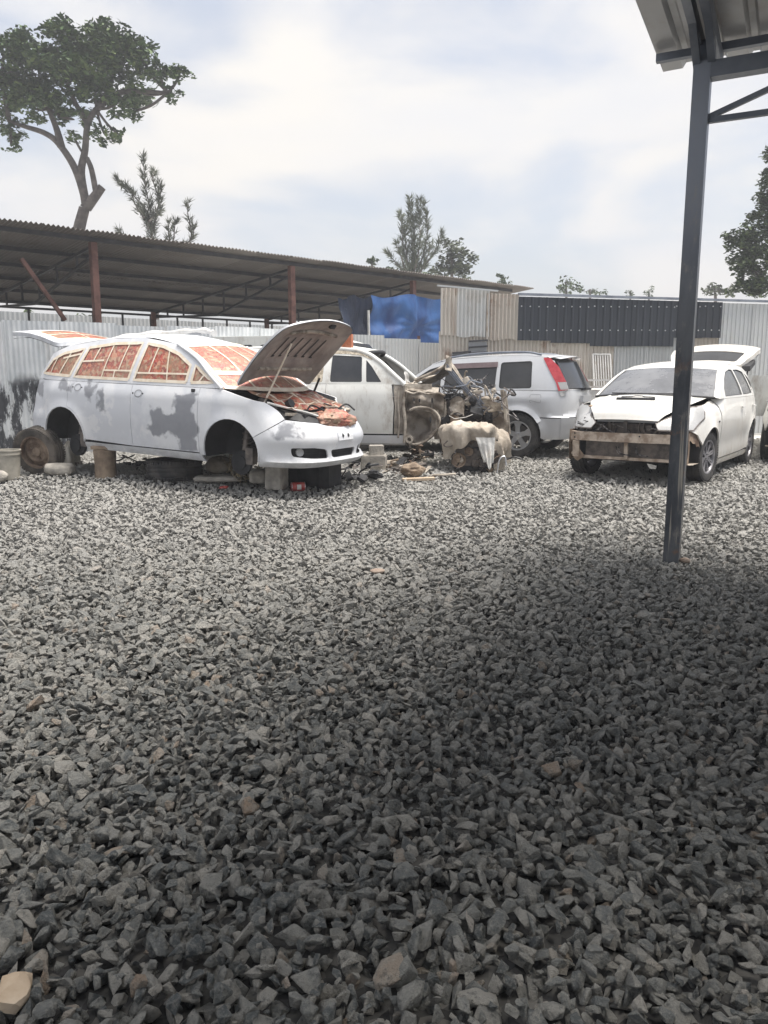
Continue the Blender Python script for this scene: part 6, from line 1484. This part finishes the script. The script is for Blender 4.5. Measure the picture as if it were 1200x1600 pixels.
# orange brick on the roof
p = PX(540, 540, Y=11.35); o = MB().box((0, 0, .105), (.175, .12, .21)).obj('brick', M['brick'], None); o.location = (p.x, 11.62, 1.70); o.rotation_euler = (0, 0, -.2); tag(o, 'orange clay brick standing on the roof of the wreck beside the raised bonnet', 'brick')
# engine covered by sacks
p = gp(744, 740); e = thing('engine', 'greasy engine and gearbox standing on the gravel under old sacks', 'engine', p+Vector((0, .22, 0)), -.1)
rr = random.Random(31)
MB().box((0, 0, .27), (.52, .34, .34)).obj('block', M['steel'], e); MB().box((.02, .02, .47), (.44, .22, .10)).obj('head', M['dustmetal'], e); MB().box((0, -.02, .06), (.40, .26, .10)).obj('sump', M['dark'], e)
for x, z, r_ in ((-.22, .18, .10), (-.08, .30, .06), (.10, .16, .07), (.24, .22, .09), (.0, .13, .05)):
    A = Matrix.Translation((x, -.18, z)) @ Matrix.Rotation(R(90), 4, 'X'); MB().lathe([(0, .05), (r_*.3, .05), (r_*.35, .02), (r_*.8, .02), (r_, .05), (r_, -.01), (0, -.01)], 20, A).obj('pulley', M['rusty' if x < 0 else 'steel'], e, smooth=40)
for i in range(22):
    c = (rr.uniform(-.32, .36), rr.uniform(-.26, -.08), rr.uniform(.03, .42)); d = (rr.uniform(.03, .12), rr.uniform(.03, .1), rr.uniform(.03, .10))
    if i % 2: MB().box(c, d, (rr.random(), rr.random(), rr.random())).obj('fitting', M[rr.choice(['steel', 'dustmetal', 'dark', 'rusty'])], e)
    else:
        a = Vector(c); pts = [a]
        for k in range(3): q = pts[-1]+Vector((rr.gauss(0, .08), rr.gauss(0, .03), rr.gauss(0, .08))); q.z = max(q.z, .02); pts.append(q)
        MB().tube(catmull(pts, 4), rr.uniform(.006, .016), 6).obj('hose', M[rr.choice(['dark', 'steel', 'rusty'])], e, smooth=60)
MB().tube(catmull([(.30, -.30, .02), (.33, -.28, .20), (.40, -.26, .24), (.42, -.28, .12)], 5), .012, 6).obj('lever', M['alloy'], e, smooth=60)
def drape(cx, cy, rx, ry, ztop, zrim, seed, rag=.10, fold=.03):
    def f(u, v):
        a = 2*math.pi*u; ph = min(v/.68, 1)*math.pi/2; hang = max(0, (v-.68)/.32); e = 1+.13*nz((math.cos(a)*1.3, math.sin(a)*1.3, 0), 1, seed)
        r_ = math.sin(ph)**.85*e*(1-.10*hang); zs = lerp(zrim, ztop, .52); x = rx*r_*math.cos(a); y = ry*r_*math.sin(a)
        hem = zrim+rag*nz((math.cos(a)*2.0, math.sin(a)*2.0, 2), 1, seed+4)+rag*.5*math.sin(2*a+seed)
        z = zs+(ztop-zs)*max(0, math.cos(ph))**.62 if hang <= 0 else lerp(zs, hem, hang)
        w_ = sstep(.30, 1, v); fr = fold*w_*(math.sin(a*9+3*nz((math.cos(a)*2, math.sin(a)*2, v), 1, seed+1))+.7*nz((math.cos(a)*6, math.sin(a)*6, v*4), 1, seed+7))
        k = nz((x*4, y*4, z*3), 1, seed+2); rg = 1-abs(nz((x*5+z*2, y*5, z*4), 1, seed+9))*2.2; z += (.05*k+.028*abs(nz((x*11, y*11, z*9), 1, seed+3))+.035*max(0, rg)**3)*(1-.5*hang)
        return Vector((cx+x+fr*math.cos(a)+.025*k, cy+y+fr*math.sin(a), z))
    return f
base = Vector(e.location)
mb = MB(); mb.grid(drape(-.08, 0, .41, .33, .66, .37, 3, .22, .055), 90, 26); o = mb.obj('sack', M['sack'], None, smooth=60, fix=False); o.location = base; o.rotation_euler = (0, 0, -.1); tag(o, 'large tan woven sack draped over the engine', 'sack')
mb = MB(); mb.grid(drape(.27, .03, .20, .26, .53, .14, 8, .18, .045), 70, 24); o = mb.obj('sack', M['sack'], None, smooth=60, fix=False); o.location = base+Vector((.02, .02, 0)); tag(o, 'second tan sack hanging down over the right end of the engine', 'sack')
mb = MB()
def wb(u, v):
    c_ = .10+.05*v; x = c_+(u-.5)*lerp(.26, .13, v); z = lerp(.50, .10+.10*abs(u-.6)+.03*math.sin(u*9), v); y = -.33-.05*math.sin(math.pi*u)*(.4+v)-.02*math.sin(u*21)*v+.03*nz((x*8, z*8, 0), 1, 6); return Vector((x, y, z))
mb.grid(wb, 40, 24); o = mb.obj('plastic_bag', M['whitebag'], None, smooth=60, fix=False); o.location = base; tag(o, 'white plastic sack hanging from under the tan sack on the engine', 'bag')
# bent white bumper strip on the minivan roof
hm = bpy.data.objects['window_frame'].parent.matrix_basis if False else Matrix.Translation(WISH.location) @ WISH.rotation_euler.to_matrix().to_4x4()
o = thing('bumper_strip', 'bent white plastic bumper strip lying across the minivan roof', 'car part', (0, 0, 0))
mb = MB(); pts = [hm @ Vector(q) for q in ((-2.75, .10, 1.53), (-2.4, .28, 1.60), (-1.9, .42, 1.64), (-1.45, .40, 1.66), (-1.1, .20, 1.62))]
pc = sum(pts, Vector())/5; o.location = pc; pts = catmull([q-pc for q in pts], 6)
mb.tube(pts, [.022+.02*math.sin(i*.6)**2 for i in range(len(pts))], 8); mb.obj('strip', M['whitebag'], o, smooth=60)
mb = MB(); mb.tube([q+Vector((0, 0, -.035)) for q in pts[4:18]], .016, 6); mb.obj('lip', M['primer_dark'], o, smooth=60)

lump('stone', 'large flat tan stone lying in the gravel at the bottom left corner', 'stone', gp(14, 1575)+Vector((0, .03, -.01)), (.07, .10, .045), M['planky'], 41, .3, cuts=2, smooth=20, boxy=.3, rotz=.2)
lump('stone', 'pinkish stone on the gravel at the foot of the near steel post', 'stone', gp(1070, 880), (.075, .05, .04), M['pink'], 42, .2)
lump('stone', 'tan stone lying alone in the middle of the gravel yard', 'stone', gp(590, 896), (.10, .06, .035), M['pink'], 43, .2)
# ---------------------------------------------------------------- cars half hidden behind
h2 = copy_tree(HATCH, (6.75, 12.0, 0), -2.05, 'second white hatchback without front bumper, mostly cut off by the right edge'); h2.name = 'white_hatchback'
def plain_car(name, label, cat, loc, rotz, prof, roofp, W, paint, windows, backz=.35):
    """body from a side profile, rounded across, with glass set in"""
    t = thing(name, label, cat, loc, rotz); n = len(prof)
    def half(x, z): return W*(1-.16*sstep(.95, 1.9, z))*(1-.06*sstep(.2, .0, z))
    for s_ in (-1, 1):
        panel('side', paint, t, roundpoly(prof, .12), lambda u, v, i, s_=s_: Vector((u, s_*(half(u, v)-i), v)), gap=0, rim=.05, res=.12, holes=[])
        for w_ in windows: panel('window', M['tint'], t, roundpoly(w_, .05), lambda u, v, i, s_=s_: Vector((u, s_*(half(u, v)+.004), v)), gap=0, rim=0, res=.2)
    mb = MB(); pr = roundpoly(prof, .12); k = len(pr)
    for w0, w1 in ((-1, -.86), (-.86, .86), (.86, 1)):
        def row(w_): return [(x, w_*half(x, z), z+(.03*(1-w_*w_) if z > .6 else 0)) for x, z in pr]
        mb.add(row(w0)+row(w1), [(i, (i+1) % k, (i+1) % k+k, i+k) for i in range(k)])
    mb.obj('shell', paint, t, smooth=40, fix=False)
    MB().grid(lambda u, v: Vector((lerp(roofp[0], roofp[2], u)+.02*(1 if roofp[2] > roofp[0] else -1)*0+roofp[4]*.012, lerp(-.8, .8, v)*W*.92, lerp(roofp[1], roofp[3], u)+.045)), 4, 8).obj('windscreen', M['tint'], t, fix=False)
    for x in windows[-1:]: pass
    for x in (prof_ax[0], prof_ax[1]):
        for s_ in (1, -1): wheel(t, (x, -s_*(W-.09), .32), .32, .2, 'steel', s_)
    return t
prof_ax = (.0, 2.6)
pv = [(-.75, .35), (-.78, 1.25), (-.60, 1.98), (-.3, 2.02), (1.9, 2.02), (2.35, 1.9), (2.95, 1.22), (3.35, 1.10), (3.42, .40)]
plain_car('white_van', 'white van roof and dark windscreen showing behind the roof of the wreck', 'van', (-2.75, 15.25, 0), -.28, pv, (2.92, 1.27, 2.38, 1.86, 1), .84, M['oldwhite'], [[(-.4, 1.3), (-.35, 1.85), (.6, 1.87), (.6, 1.3)], [(.75, 1.3), (.75, 1.87), (1.6, 1.87), (1.6, 1.3)], [(1.7, 1.3), (1.7, 1.87), (1.95, 1.86), (2.6, 1.3)]])
# pickup between the SUV and the hatchback
g = PX(958, 640, Y=14.3); o = thing('pickup_bed', 'white pickup with side rails seen between the silver car and the white hatchback', 'pickup', (3.95, 14.35, 0), .12)
MB().box((.55, .8, .82), (2.0, 1.5, .5)).obj('bed', M['whitebag'], o); MB().box((2.5, .8, .95), (1.6, 1.5, .75)).obj('cab', M['oldwhite'], o)
for z in (1.12, 1.24): MB().bar((-.45, .04, z), (1.5, .04, z), .035, .035).obj('rail', M['whitebag'], o)
for x in (-.4, .1, .6, 1.1): MB().bar((x, .04, 1.07), (x, .04, 1.25), .03, .03, (0, 1, 0)).obj('stanchion', M['whitebag'], o)
for x in (.2, 2.6):
    for y, s_ in ((.12, 1), (1.48, -1)): wheel(o, (x, y, .33), .33, .2, 'steel', s_)
# haze
if HAZE:
    m = bpy.data.materials.new('haze'); m.use_nodes = True; m.node_tree.nodes.clear()
    v = m.node_tree.nodes.new('ShaderNodeVolumePrincipled'); oo = m.node_tree.nodes.new('ShaderNodeOutputMaterial'); v.inputs['Color'].default_value = (.93, .95, 1, 1); v.inputs['Density'].default_value = HAZE; v.inputs['Anisotropy'].default_value = .3
    m.node_tree.links.new(v.outputs[0], oo.inputs['Volume'])
    hzo = MB().box((0, 300, 9), (2000, 3100, 20.2)).obj('haze', m, None); stuff(hzo)

# ---------------------------------------------------------------- groups of look-alikes
GN = {'tree': 'trees rising behind the sheds and walls', 'car': 'cars parked in the repair yard', 'block': 'concrete blocks used as car supports', 'scrap': 'heaps of car scrap on the gravel',
      'stone': 'larger stones lying on the gravel', 'sack': 'sacks over the loose engine', 'tarpaulin': 'tarpaulins on the shed front', 'metal frame': 'slatted frames by the wall', 'plant': 'dry weeds by the wheel arch', 'shed': 'open steel sheds', 'wall': 'sheet metal walls'}
for o in [o for o in S.collection.objects if o.parent is None and 'category' in o]:
    c = o['category']
    if c in GN and sum(1 for q in S.collection.objects if q.parent is None and q.get('category') == c) > 1: o['group'] = GN[c]
